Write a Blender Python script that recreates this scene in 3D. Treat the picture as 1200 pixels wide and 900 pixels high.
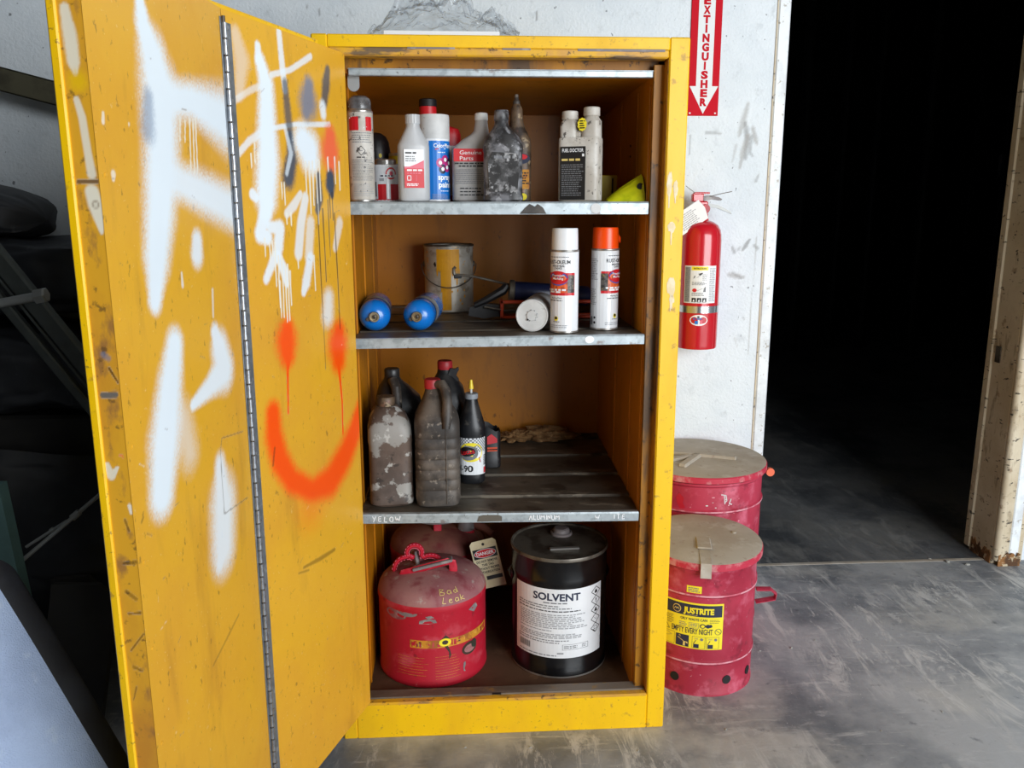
import bpy, bmesh, math, random
import numpy as np
from mathutils import Matrix, Vector, noise as mnoise

for _o in list(bpy.data.objects):
    bpy.data.objects.remove(_o)
SC = bpy.context.scene
COL = SC.collection
random.seed(11)
RNG = np.random.default_rng(5)

# ---------------------------------------------------------------- camera, sky, exposure
cam_data = bpy.data.cameras.new('camera')
cam = bpy.data.objects.new('camera', cam_data)
COL.objects.link(cam)
YAW, PITCH, ROLL, FPX = 0.0605, 0.209, -0.0014, 977.66
fw = Vector((math.sin(YAW) * math.cos(PITCH), math.cos(YAW) * math.cos(PITCH), -math.sin(PITCH)))
rt = Vector((math.cos(YAW), -math.sin(YAW), 0))
up = rt.cross(fw)
r2 = rt * math.cos(ROLL) + up * math.sin(ROLL)
u2 = -rt * math.sin(ROLL) + up * math.cos(ROLL)
cam.matrix_world = Matrix(((r2.x, u2.x, -fw.x, 0.3063), (r2.y, u2.y, -fw.y, -1.87), (r2.z, u2.z, -fw.z, 1.2964), (0, 0, 0, 1)))
cam_data.sensor_width = 36.0
cam_data.lens = 36.0 * FPX / 1200.0
cam_data.clip_start = 0.02
SC.camera = cam

world = bpy.data.worlds.new('overcast_sky')
SC.world = world
world.use_nodes = True
wbg = world.node_tree.nodes['Background']
wbg.inputs['Color'].default_value = (0.80, 0.90, 1.0, 1)
wbg.inputs['Strength'].default_value = 1.2

# daylight of the wide open bay door, behind and to the right of the camera
bay = bpy.data.lights.new('bay_daylight', 'AREA')
bay.shape = 'RECTANGLE'; bay.size = 4.4; bay.size_y = 2.7
bay.energy = 350; bay.color = (0.93, 0.97, 1.0)
bay_o = bpy.data.objects.new('bay_daylight', bay)
COL.objects.link(bay_o)
bay_o.location = (3.75, -4.28, 1.75)
bay_o.rotation_euler = (math.radians(90), 0, 0)     # faces +Y, into the building
SC.view_settings.view_transform = 'Standard'
SC.view_settings.look = 'None'
SC.view_settings.gamma = 1
SC.view_settings.use_curve_mapping = False
SC.view_settings.exposure = 0.03

# ---------------------------------------------------------------- helpers: colour and materials
def lin(c):
    return tuple((x / 12.92 if x <= 0.04045 else ((x + 0.055) / 1.055) ** 2.4) for x in c)
def rgb(r, g, b):
    return lin((r / 255, g / 255, b / 255))
MATS = {}
def pm(name, col, rough=0.5, metal=0.0, layers=(), bump=None, attr=False, spec=0.5, trans=0.0, alpha=1.0, coat=0.0, rvar=0.0, emit=None):
    """procedural material: base colour, then layers (colour, scale, lo, hi, strength, stretch, detail) over noise"""
    if attr and not name.endswith('_painted'):           # a plain twin for the parts that carry no sprayed paint
        pm(name + '_painted', col, rough, metal, layers, bump, True, spec, trans, alpha, coat, rvar, emit); attr = False
    m = bpy.data.materials.new(name); m.use_nodes = True
    nt = m.node_tree; N = nt.nodes; Lk = nt.links
    b = N['Principled BSDF']
    b.inputs['Roughness'].default_value = rough; b.inputs['Metallic'].default_value = metal
    b.inputs['Specular IOR Level'].default_value = spec
    b.inputs['Transmission Weight'].default_value = trans; b.inputs['Alpha'].default_value = alpha
    b.inputs['Coat Weight'].default_value = coat
    tc = N.new('ShaderNodeTexCoord')
    cur = None
    def col_in(sock_node, idx, c):
        sock_node.inputs[idx].default_value = (*c, 1)
    base = N.new('ShaderNodeRGB'); base.outputs[0].default_value = (*col, 1)
    cur = base.outputs[0]; facs = []
    for i, ly in enumerate(layers):
        c, sc, lo, hi, st = ly[:5]
        stretch = ly[5] if len(ly) > 5 else (1, 1, 1)
        det = ly[6] if len(ly) > 6 else 6
        if det > 2: lo, hi = .5 + (lo - .5) * .7, .5 + (hi - .5) * .7
        mp = N.new('ShaderNodeMapping'); mp.inputs['Scale'].default_value = stretch
        mp.inputs['Location'].default_value = (i * 3.7 + 0.3, i * 1.9, i * 5.1)
        Lk.new(tc.outputs['Object'], mp.inputs['Vector'])
        nz = N.new('ShaderNodeTexNoise'); nz.inputs['Scale'].default_value = sc; nz.inputs['Detail'].default_value = det
        nz.inputs['Roughness'].default_value = 0.6
        Lk.new(mp.outputs[0], nz.inputs['Vector'])
        mr = N.new('ShaderNodeMapRange'); mr.inputs['From Min'].default_value = lo; mr.inputs['From Max'].default_value = hi
        mr.inputs['To Max'].default_value = st
        Lk.new(nz.outputs['Fac'], mr.inputs['Value'])
        mx = N.new('ShaderNodeMix'); mx.data_type = 'RGBA'
        Lk.new(mr.outputs[0], mx.inputs['Factor']); Lk.new(cur, mx.inputs['A'])
        mx.inputs['B'].default_value = (*c, 1)
        cur = mx.outputs['Result']; facs.append(mr.outputs[0])
    if attr:
        at_ = N.new('ShaderNodeAttribute'); at_.attribute_name = 'paint'
        mx = N.new('ShaderNodeMix'); mx.data_type = 'RGBA'
        Lk.new(at_.outputs['Alpha'], mx.inputs['Factor']); Lk.new(cur, mx.inputs['A']); Lk.new(at_.outputs['Color'], mx.inputs['B'])
        cur = mx.outputs['Result']
    Lk.new(cur, b.inputs['Base Color'])
    if rvar and facs:
        mr = N.new('ShaderNodeMath'); mr.operation = 'MULTIPLY_ADD'
        mr.inputs[1].default_value = rvar; mr.inputs[2].default_value = rough
        Lk.new(facs[0], mr.inputs[0]); Lk.new(mr.outputs[0], b.inputs['Roughness'])
    if bump:
        nz = N.new('ShaderNodeTexNoise'); nz.inputs['Scale'].default_value = bump[0]; nz.inputs['Detail'].default_value = 4
        Lk.new(tc.outputs['Object'], nz.inputs['Vector'])
        bp = N.new('ShaderNodeBump'); bp.inputs['Strength'].default_value = bump[1]; bp.inputs['Distance'].default_value = bump[2] if len(bump) > 2 else 0.002
        Lk.new(nz.outputs['Fac'], bp.inputs['Height']); Lk.new(bp.outputs[0], b.inputs['Normal'])
    if emit:
        b.inputs['Emission Color'].default_value = (*emit[:3], 1); b.inputs['Emission Strength'].default_value = emit[3]
    MATS[name] = m
    return m

Y_DOOR = rgb(232, 174, 42)
Y_FRAME = rgb(247, 196, 0)
BROWN = rgb(70, 42, 14)
pm('door_yellow', Y_DOOR, 0.36, layers=[(rgb(222, 158, 44), 3, .4, .7, .75), (rgb(176, 118, 40), 9, .58, .80, .5, (1, 1, .25)),
   (rgb(120, 84, 40), 90, .68, .78, .55, (1, 1, .6)), (rgb(244, 214, 150), 160, .72, .78, .6)], bump=(60, .05), attr=True, spec=.5, rvar=.2)
pm('rim_yellow', rgb(224, 164, 40), 0.42, layers=[(rgb(196, 132, 44), 7, .4, .7, .9, (1, 1, .5)), (rgb(150, 104, 60), 26, .58, .72, .8, (1, 1, .5)), (rgb(90, 66, 40), 60, .66, .76, .7)], attr=True, bump=(50, .08))
pm('frame_yellow', Y_FRAME, 0.42, layers=[(rgb(226, 168, 10), 5, .42, .75, .8, (1, 1, .4)), (rgb(160, 120, 50), 40, .64, .76, .7), (rgb(90, 72, 40), 120, .7, .77, .6)], bump=(70, .06), rvar=.2)
pm('lip_yellow', rgb(226, 172, 30), 0.5, layers=[(rgb(205, 150, 70), 14, .4, .6, .8), (rgb(96, 82, 70), 26, .56, .68, .9, (.25, 1, 1)), (rgb(60, 48, 36), 70, .66, .74, .8)])
pm('inner_yellow', rgb(188, 116, 0), 0.42, layers=[(rgb(178, 108, 0), 4, .4, .65, .8), (rgb(140, 84, 10), 16, .58, .75, .5, (1, 1, .3)), (rgb(80, 48, 16), 60, .68, .78, .6, (1, 1, .5))], bump=(40, .05))
pm('reveal_yellow', rgb(190, 128, 16), 0.5, layers=[(rgb(150, 96, 26), 7, .4, .6, .8, (1, 1, .25)), (rgb(84, 66, 50), 9, .53, .64, .9, (1, 1, .2)), (rgb(45, 34, 24), 50, .63, .73, .8)])
pm('galvanised', rgb(186, 196, 200), 0.42, 0.55, layers=[(rgb(206, 216, 220), 30, .4, .65, .6), (rgb(150, 160, 164), 55, .5, .68, .6), (rgb(128, 106, 94), 26, .66, .76, .7), (rgb(60, 56, 52), 110, .72, .78, .7)], bump=(60, .1))
pm('shelf_sheet', rgb(112, 104, 92), 0.5, 0.35, layers=[(rgb(74, 66, 56), 6, .35, .65, .9, (.4, 1, 1)), (rgb(150, 140, 124), 26, .6, .72, .6, (.4, 1, 1)), (rgb(50, 40, 30), 14, .56, .7, .8)], bump=(60, .12))
pm('floor_pan', rgb(92, 70, 52), 0.6, 0.1, layers=[(rgb(66, 48, 34), 6, .4, .62, .9), (rgb(130, 104, 78), 20, .6, .75, .6)], bump=(50, .15))
pm('sill_grey', rgb(128, 118, 106), 0.55, 0.2, layers=[(rgb(88, 76, 64), 12, .45, .65, .8, (.3, 1, 1)), (rgb(160, 124, 60), 25, .62, .72, .6)])
pm('steel_hinge', rgb(170, 174, 180), 0.34, 0.85, layers=[(rgb(120, 124, 130), 40, .5, .65, .6), (rgb(90, 70, 55), 60, .66, .74, .6)])
pm('hinge_leaf', rgb(132, 138, 144), 0.45, 0.55, layers=[(rgb(100, 106, 112), 30, .45, .65, .6), (rgb(178, 182, 186), 50, .62, .72, .5)])
pm('wall_white', rgb(222, 228, 232), 0.55, layers=[(rgb(208, 216, 222), 4, .4, .65, .7), (rgb(190, 196, 200), 18, .62, .78, .6), (rgb(80, 84, 88), 60, .715, .745, .75, (1, 1, .7), 2)], bump=(130, .6, .003), attr=True)
pm('trim_white', rgb(232, 236, 238), 0.5, layers=[(rgb(200, 204, 206), 12, .45, .7, .7), (rgb(150, 138, 116), 60, .66, .74, .7)], bump=(80, .1))
pm('jamb_tan', rgb(206, 192, 166), 0.55, layers=[(rgb(188, 170, 140), 5, .4, .65, .8), (rgb(140, 122, 96), 30, .62, .74, .7, (1, 1, .3)), (rgb(50, 42, 34), 50, .675, .71, .9, (.6, .6, 1.6)), (rgb(120, 84, 48), 14, .66, .74, .6)], bump=(60, .2))
pm('rust_brown', rgb(140, 96, 52), 0.8, layers=[(rgb(78, 52, 30), 24, .42, .58, .95), (rgb(206, 190, 160), 40, .6, .68, .8)], bump=(60, .6))
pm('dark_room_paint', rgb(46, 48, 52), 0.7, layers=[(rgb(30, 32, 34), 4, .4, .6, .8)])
pm('ceiling_paint', rgb(96, 97, 99), 0.8)
pm('black_rubber', rgb(22, 22, 24), 0.55)
pm('black_gloss', rgb(14, 14, 16), 0.22, layers=[(rgb(40, 38, 36), 20, .6, .75, .5)])
pm('black_plastic', rgb(26, 27, 30), 0.38, layers=[(rgb(60, 58, 56), 18, .56, .72, .6), (rgb(90, 84, 76), 60, .68, .75, .5)], bump=(40, .1))
pm('grimy_black', rgb(66, 61, 57), 0.55, layers=[(rgb(112, 102, 92), 7, .42, .64, .8), (rgb(34, 31, 30), 14, .5, .66, .7), (rgb(150, 140, 128), 60, .66, .74, .6)], bump=(30, .3))
pm('grimy_bottle', rgb(112, 112, 116), 0.4, layers=[(rgb(46, 44, 44), 26, .42, .56, .95), (rgb(160, 160, 164), 48, .6, .68, .7), (rgb(24, 22, 22), 16, .56, .68, .8)], bump=(50, .3))
pm('grimy_brown', rgb(96, 78, 60), 0.5, layers=[(rgb(44, 34, 28), 22, .42, .56, .95), (rgb(170, 150, 120), 60, .62, .7, .7), (rgb(150, 90, 70), 14, .62, .72, .5)], bump=(50, .3))
pm('flaked_jug', rgb(100, 84, 74), 0.5, layers=[(rgb(70, 56, 48), 8, .4, .6, .8), (rgb(150, 147, 141), 15, .555, .60, .95), (rgb(196, 194, 188), 34, .64, .70, .7), (rgb(40, 32, 28), 40, .64, .72, .7)], bump=(30, .3))
pm('red_paint', rgb(190, 26, 48), 0.42, layers=[(rgb(176, 20, 42), 5, .4, .65, .7), (rgb(214, 96, 108), 14, .58, .78, .5), (rgb(226, 170, 170), 110, .78, .84, .5), (rgb(110, 30, 36), 30, .66, .76, .6)], bump=(40, .08), rvar=.2)
pm('red_dusty', rgb(150, 92, 96), 0.7, layers=[(rgb(168, 120, 116), 7, .4, .62, .8), (rgb(130, 46, 56), 16, .58, .72, .7), (rgb(180, 168, 160), 30, .64, .74, .7)], bump=(40, .1))
pm('red_dark_dusty', rgb(130, 74, 66), 0.7, layers=[(rgb(150, 100, 82), 7, .4, .62, .8), (rgb(120, 40, 44), 16, .58, .72, .7)], bump=(40, .1))
pm('red_can_faded', rgb(182, 50, 74), 0.5, layers=[(rgb(156, 30, 54), 5, .4, .62, .85), (rgb(222, 120, 142), 13, .56, .78, .65), (rgb(236, 200, 206), 120, .76, .82, .6), (rgb(120, 26, 44), 24, .64, .74, .6)], bump=(40, .08))
pm('lid_dust', rgb(178, 168, 154), 0.75, layers=[(rgb(160, 148, 132), 6, .4, .65, .8), (rgb(196, 190, 180), 16, .58, .74, .6), (rgb(140, 112, 100), 40, .66, .74, .4)], bump=(50, .1))
pm('lid_edge', rgb(190, 44, 68), 0.5, layers=[(rgb(210, 150, 150), 30, .5, .68, .7)])
pm('ext_red', rgb(196, 16, 34), 0.24, layers=[(rgb(190, 20, 34), 5, .4, .7, .5)], coat=.4)
pm('cap_clear', rgb(150, 152, 156), 0.2, trans=.5, layers=[(rgb(96, 94, 94), 30, .45, .6, .8)])
pm('grimy_label', rgb(138, 138, 140), 0.45, layers=[(rgb(40, 38, 38), 30, .44, .54, .97), (rgb(196, 196, 198), 60, .58, .66, .8), (rgb(30, 28, 28), 12, .5, .62, .85)], bump=(60, .2))
pm('sign_red', rgb(198, 18, 36), 0.7, spec=.15)
pm('sign_white', rgb(232, 234, 234), 0.7, spec=.15)
pm('white_plain', rgb(236, 238, 240), 0.35)
pm('white_gloss', rgb(238, 240, 242), 0.22, layers=[(rgb(222, 226, 230), 6, .45, .7, .5)], coat=.2)
pm('white_dirty', rgb(210, 206, 198), 0.5, layers=[(rgb(176, 168, 156), 10, .42, .62, .8), (rgb(60, 54, 50), 70, .64, .7, .85)], bump=(60, .1))
pm('white_matte', rgb(214, 214, 212), 0.55, layers=[(rgb(190, 190, 188), 12, .45, .65, .7), (rgb(120, 118, 114), 50, .68, .74, .6)])
pm('milky_plastic', rgb(204, 206, 208), 0.3, layers=[(rgb(182, 185, 188), 8, .4, .65, .6)], trans=.25, spec=.5)
pm('jug_grey', rgb(176, 174, 172), 0.42, layers=[(rgb(150, 146, 142), 8, .4, .62, .7)])
pm('ink_black', rgb(20, 20, 22), 0.45)
pm('ink_grey', rgb(120, 122, 126), 0.5)
pm('ink_faint', rgb(160, 162, 166), 0.5)
pm('ink_white', rgb(244, 246, 248), 0.4)
pm('ink_red', rgb(206, 30, 40), 0.4)
pm('ink_pink', rgb(224, 100, 120), 0.4)
pm('ink_blue', rgb(20, 118, 206), 0.35)
pm('ink_navy', rgb(40, 46, 70), 0.4)
pm('ink_midblue', rgb(70, 90, 170), 0.4)
pm('ink_orange', rgb(226, 96, 40), 0.4, layers=[(rgb(150, 60, 40), 120, .5, .62, .8), (rgb(246, 150, 70), 150, .6, .68, .7)])
pm('ink_asphalt', rgb(90, 84, 80), 0.4, layers=[(rgb(40, 38, 38), 120, .45, .6, .9), (rgb(160, 140, 90), 160, .62, .7, .7)])
pm('ink_yellow', rgb(246, 226, 50), 0.4)
pm('ink_magenta', rgb(190, 40, 120), 0.4)
pm('ink_cream', rgb(226, 200, 120), 0.5)
pm('tape_gold', rgb(206, 140, 40), 0.55, layers=[(rgb(150, 80, 40), 24, .5, .62, .8), (rgb(226, 176, 80), 60, .6, .7, .7)])
pm('stain_dark', rgb(64, 46, 34), 0.6, layers=[(rgb(30, 56, 44), 30, .5, .6, .7)])
pm('orange_cap', rgb(255, 80, 10), 0.3)
pm('orange_gun', rgb(206, 72, 34), 0.45, layers=[(rgb(150, 54, 30), 14, .5, .68, .7)])
pm('propane_blue', rgb(16, 116, 206), 0.25, layers=[(rgb(10, 96, 180), 8, .45, .7, .6)], coat=.3)
pm('label_dull', rgb(150, 150, 150), 0.5, layers=[(rgb(96, 100, 110), 40, .45, .6, .8)])
pm('brass', rgb(176, 160, 130), 0.35, 0.8)
pm('chrome', rgb(200, 202, 206), 0.2, 0.9)
pm('tin', rgb(188, 186, 182), 0.32, 0.75, layers=[(rgb(140, 130, 116), 20, .5, .68, .6)])
pm('bucket_tin', rgb(172, 164, 150), 0.45, 0.25, layers=[(rgb(198, 196, 190), 12, .4, .6, .8), (rgb(120, 104, 84), 20, .58, .7, .7), (rgb(206, 150, 30), 40, .66, .72, .7)], bump=(50, .1))
pm('yellow_enamel', rgb(226, 160, 14), 0.55, layers=[(rgb(206, 140, 14), 20, .45, .65, .7)], bump=(60, .15))
pm('gun_black', rgb(22, 22, 25), 0.5, layers=[(rgb(40, 38, 38), 14, .5, .7, .6)])
pm('gun_navy', rgb(28, 36, 70), 0.35)
pm('gun_steel', rgb(110, 104, 94), 0.45, 0.5, layers=[(rgb(64, 54, 46), 18, .45, .62, .8)])
pm('cap_red', rgb(196, 40, 50), 0.45, layers=[(rgb(150, 40, 46), 18, .5, .66, .7)])
pm('cap_grey', rgb(140, 144, 150), 0.45)
pm('tip_yellow', rgb(240, 210, 60), 0.4)
pm('lime_plastic', rgb(214, 216, 20), 0.4, layers=[(rgb(176, 186, 10), 14, .45, .62, .7)])
pm('dull_yellow', rgb(200, 176, 30), 0.5)
pm('rag_cloth', rgb(150, 112, 70), 0.9, layers=[(rgb(110, 76, 44), 20, .42, .6, .8), (rgb(186, 150, 104), 40, .6, .7, .7)], bump=(60, .5))
pm('tag_paper', rgb(222, 208, 172), 0.5, layers=[(rgb(196, 178, 136), 14, .45, .65, .7)])
pm('tarp_black', rgb(32, 33, 37), 0.55, layers=[(rgb(48, 50, 54), 5, .4, .65, .7), (rgb(90, 90, 92), 40, .68, .78, .4, (1, 1, .3))], bump=(300, .25, .001))
pm('tarp_dark', rgb(20, 21, 24), 0.6, layers=[(rgb(36, 37, 40), 6, .45, .65, .7)], bump=(200, .2, .001))
pm('vinyl', rgb(176, 196, 232), 0.36, layers=[(rgb(140, 158, 196), 3, .45, .66, .6), (rgb(200, 214, 236), 26, .6, .72, .4)], bump=(420, .8, .002), spec=.6)
pm('vinyl_shade', rgb(28, 30, 38), 0.5, layers=[(rgb(50, 54, 64), 8, .5, .7, .5)], bump=(700, .3, .001))  # near-black vinyl, painted shade for the band beside the door
pm('olive_steel', rgb(92, 88, 70), 0.45, 0.3, layers=[(rgb(66, 62, 50), 10, .4, .62, .8)])
pm('leg_grey', rgb(96, 102, 100), 0.5, 0.3, layers=[(rgb(70, 74, 70), 8, .4, .65, .7)])
pm('bolt_grey', rgb(168, 170, 168), 0.45, 0.4)
pm('teal_paint', rgb(104, 138, 136), 0.5, layers=[(rgb(86, 116, 114), 8, .4, .65, .7)])
pm('dark_board', rgb(48, 46, 44), 0.8, layers=[(rgb(34, 33, 32), 6, .4, .65, .8)])
pm('strap_tan', rgb(120, 104, 80), 0.7)
pm('red_bead', rgb(196, 30, 52), 0.4)
pm('worn_grey', rgb(128, 120, 120), 0.55, layers=[(rgb(170, 166, 164), 26, .55, .68, .7)])
pm('debris', rgb(170, 168, 160), 0.8)
pm('orange_tab', rgb(236, 110, 70), 0.5)

def bag_material():
    m = bpy.data.materials.new('clear_film'); m.use_nodes = True
    nt = m.node_tree; N = nt.nodes; Lk = nt.links
    out = N['Material Output']; N.remove(N['Principled BSDF'])
    tr = N.new('ShaderNodeBsdfTransparent'); tr.inputs[0].default_value = (.93, .94, .95, 1)
    gl = N.new('ShaderNodeBsdfGlossy'); gl.inputs['Roughness'].default_value = .12
    df = N.new('ShaderNodeBsdfDiffuse'); df.inputs[0].default_value = (.8, .82, .84, 1)
    fr = N.new('ShaderNodeLayerWeight'); fr.inputs['Blend'].default_value = .12
    m1 = N.new('ShaderNodeMixShader'); m1.inputs[0].default_value = .05
    Lk.new(tr.outputs[0], m1.inputs[1]); Lk.new(df.outputs[0], m1.inputs[2])
    m2 = N.new('ShaderNodeMixShader')
    Lk.new(fr.outputs['Facing'], m2.inputs[0]); Lk.new(m1.outputs[0], m2.inputs[1]); Lk.new(gl.outputs[0], m2.inputs[2])
    Lk.new(m2.outputs[0], out.inputs['Surface'])
    MATS['clear_film'] = m
bag_material()

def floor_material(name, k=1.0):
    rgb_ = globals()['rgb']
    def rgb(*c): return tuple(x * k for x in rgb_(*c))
    m = bpy.data.materials.new(name); m.use_nodes = True
    nt = m.node_tree; N = nt.nodes; Lk = nt.links; b = N['Principled BSDF']
    tc = N.new('ShaderNodeTexCoord')
    def nz(sc, det, stretch=(1, 1, 1), rot=0, dist=0, loc=(0, 0, 0), rough=.6):
        mp = N.new('ShaderNodeMapping'); mp.inputs['Scale'].default_value = stretch; mp.inputs['Rotation'].default_value = (0, 0, rot); mp.inputs['Location'].default_value = loc
        Lk.new(tc.outputs['Object'], mp.inputs['Vector'])
        n = N.new('ShaderNodeTexNoise'); n.inputs['Scale'].default_value = sc; n.inputs['Detail'].default_value = det
        n.inputs['Distortion'].default_value = dist; n.inputs['Roughness'].default_value = rough
        Lk.new(mp.outputs[0], n.inputs['Vector']); return n.outputs['Fac']
    def ramp(f, lo, hi, st=1.0):
        r = N.new('ShaderNodeMapRange'); r.inputs['From Min'].default_value = lo; r.inputs['From Max'].default_value = hi; r.inputs['To Max'].default_value = st
        Lk.new(f, r.inputs['Value']); return r.outputs[0]
    def mix(a, bcol, f):
        x = N.new('ShaderNodeMix'); x.data_type = 'RGBA'
        Lk.new(f, x.inputs['Factor'])
        if isinstance(a, tuple): x.inputs['A'].default_value = (*a, 1)
        else: Lk.new(a, x.inputs['A'])
        x.inputs['B'].default_value = (*bcol, 1); return x.outputs['Result']
    def mul(a, c):
        x = N.new('ShaderNodeMath'); x.operation = 'MULTIPLY'; Lk.new(a, x.inputs[0]); Lk.new(c, x.inputs[1]); return x.outputs[0]
    c = mix(rgb(174, 175, 176), rgb(116, 120, 125), ramp(nz(1.5, 7), .43, .57))
    c = mix(c, rgb(188, 186, 181), ramp(nz(2.3, 6, loc=(4, 2, 0)), .5, .62, .8))
    sw = nz(17, 9, (1, .26, 1), .75, .9, rough=.78)
    patch = ramp(nz(1.9, 4, loc=(1.3, 7.1, 0)), .42, .55)
    c = mix(c, rgb(206, 204, 200), mul(ramp(sw, .50, .60, .9), patch))
    sw2 = nz(26, 9, (.22, 1, 1), .35, .7, (3, 3, 0), .78)
    c = mix(c, rgb(196, 196, 194), ramp(sw2, .55, .66, .7))
    c = mix(c, rgb(84, 86, 90), ramp(nz(24, 5, loc=(9, 1, 0)), .62, .74, .6))
    c = mix(c, rgb(216, 216, 212), ramp(nz(130, 2, loc=(2, 8, 0)), .735, .76, .9))
    Lk.new(c, b.inputs['Base Color'])
    rr = N.new('ShaderNodeMath'); rr.operation = 'MULTIPLY_ADD'; rr.inputs[1].default_value = .35; rr.inputs[2].default_value = .38
    Lk.new(ramp(sw, .4, .65), rr.inputs[0]); Lk.new(rr.outputs[0], b.inputs['Roughness'])
    bp = N.new('ShaderNodeBump'); bp.inputs['Strength'].default_value = .25; bp.inputs['Distance'].default_value = .004
    Lk.new(nz(60, 5), bp.inputs['Height']); Lk.new(bp.outputs[0], b.inputs['Normal'])
    MATS[name] = m
floor_material('concrete')
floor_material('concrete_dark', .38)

# ---------------------------------------------------------------- helpers: meshes
class MB:
    def __init__(s):
        s.v = []; s.f = []; s.mi = []; s.m = 0
    def add(s, vs, fs, mx=None):
        o = len(s.v)
        s.v += [tuple((mx @ Vector(p))[:]) if mx is not None else tuple(p) for p in vs]
        for f in fs:
            s.f.append([i + o for i in f]); s.mi.append(s.m)
        return s
    def box(s, x0, y0, z0, x1, y1, z1, b=0.002, mx=None):
        b = min(b, abs(x1 - x0) * .45, abs(y1 - y0) * .45, abs(z1 - z0) * .45)
        if b <= 0:
            vs = [(x, y, z) for z in (z0, z1) for y in (y0, y1) for x in (x0, x1)]
            return s.add(vs, [(0, 2, 3, 1), (4, 5, 7, 6), (0, 1, 5, 4), (1, 3, 7, 5), (3, 2, 6, 7), (2, 0, 4, 6)], mx)
        P = {}; vs = []
        X = (x0, x1); Y = (y0, y1); Z = (z0, z1)
        for i in (0, 1):
            for j in (0, 1):
                for k in (0, 1):
                    sx, sy, sz = (1 if i == 0 else -1), (1 if j == 0 else -1), (1 if k == 0 else -1)
                    for a in range(3):
                        q = [X[i] + sx * b, Y[j] + sy * b, Z[k] + sz * b]
                        q[a] = (X[i], Y[j], Z[k])[a]
                        P[i, j, k, a] = len(vs); vs.append(tuple(q))
        fs = []
        for a in range(3):
            for e in (0, 1):
                o = [(0, 0), (1, 0), (1, 1), (0, 1)]; ring = []
                for (p, q) in o:
                    c = [0, 0, 0]; c[a] = e; c[(a + 1) % 3] = p; c[(a + 2) % 3] = q
                    ring.append(P[c[0], c[1], c[2], a])
                fs.append(ring if e else ring[::-1])
        for a in range(3):
            b1, b2 = (a + 1) % 3, (a + 2) % 3
            for p in (0, 1):
                for q in (0, 1):
                    c0 = [0, 0, 0]; c0[b1] = p; c0[b2] = q; c1 = list(c0); c1[a] = 1
                    quad = [P[(*c0, b1)], P[(*c1, b1)], P[(*c1, b2)], P[(*c0, b2)]]
                    fs.append(quad if (p ^ q) else quad[::-1])
        for i in (0, 1):
            for j in (0, 1):
                for k in (0, 1):
                    t = [P[i, j, k, 0], P[i, j, k, 1], P[i, j, k, 2]]
                    fs.append(t if (i + j + k) % 2 else t[::-1])
        return s.add(vs, fs, mx)
    def loft(s, rings, cap0=True, cap1=True, closed=True, mx=None):
        n = len(rings[0]); vs = [p for r in rings for p in r]; fs = []
        for i in range(len(rings) - 1):
            for j in range(n if closed else n - 1):
                k = (j + 1) % n
                fs.append((i * n + j, i * n + k, (i + 1) * n + k, (i + 1) * n + j))
        if cap0: fs.append(tuple(range(n))[::-1])
        if cap1: fs.append(tuple(range((len(rings) - 1) * n, len(rings) * n)))
        return s.add(vs, fs, mx)
    def lathe(s, prof, seg=40, c=(0, 0, 0), cap0=True, cap1=True, mx=None):
        return s.loft([[(c[0] + r * math.cos(2 * math.pi * j / seg), c[1] + r * math.sin(2 * math.pi * j / seg), c[2] + z) for j in range(seg)] for r, z in prof], cap0, cap1, mx=mx)
    def tube(s, path, r, seg=10, closed=False, mx=None, sq=None):
        P = [Vector(p) for p in path]; n = len(P); rings = []
        rr = r if isinstance(r, (list, tuple)) else [r] * n
        prev = None
        for i in range(n):
            if closed: t = (P[(i + 1) % n] - P[i - 1]).normalized()
            else: t = (P[min(i + 1, n - 1)] - P[max(i - 1, 0)]).normalized()
            if prev is None:
                a = Vector((0, 0, 1)) if abs(t.z) < .9 else Vector((0, 1, 0))
                nn = (a - t * a.dot(t)).normalized()
            else:
                nn = (prev - t * prev.dot(t)); nn = nn.normalized() if nn.length > 1e-6 else prev
            prev = nn; bb = t.cross(nn)
            ring = []
            for j in range(seg):
                a = 2 * math.pi * j / seg
                ca, sa = math.cos(a), math.sin(a)
                if sq: ca *= sq[0]; sa *= sq[1]
                ring.append(tuple(P[i] + nn * ca * rr[i] + bb * sa * rr[i]))
            rings.append(ring)
        if closed:
            rings.append(rings[0]); return s.loft(rings, False, False, mx=mx)
        return s.loft(rings, mx=mx)
    def prism(s, poly, y0, y1, axis='y', mx=None):
        n = len(poly)
        if axis == 'y': vs = [(x, y0, z) for x, z in poly] + [(x, y1, z) for x, z in poly]
        elif axis == 'x': vs = [(y0, a, b) for a, b in poly] + [(y1, a, b) for a, b in poly]
        else: vs = [(a, b, y0) for a, b in poly] + [(a, b, y1) for a, b in poly]
        fs = [tuple(range(n)), tuple(range(n, 2 * n))[::-1]] + [(i, i + n, (i + 1) % n + n, (i + 1) % n) for i in range(n)]
        return s.add(vs, fs, mx)
    def grid(s, fn, nu, nv):
        vs = [fn(i / nu, j / nv) for j in range(nv + 1) for i in range(nu + 1)]
        fs = [(j * (nu + 1) + i, j * (nu + 1) + i + 1, (j + 1) * (nu + 1) + i + 1, (j + 1) * (nu + 1) + i) for j in range(nv) for i in range(nu)]
        return s.add(vs, fs)
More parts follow.
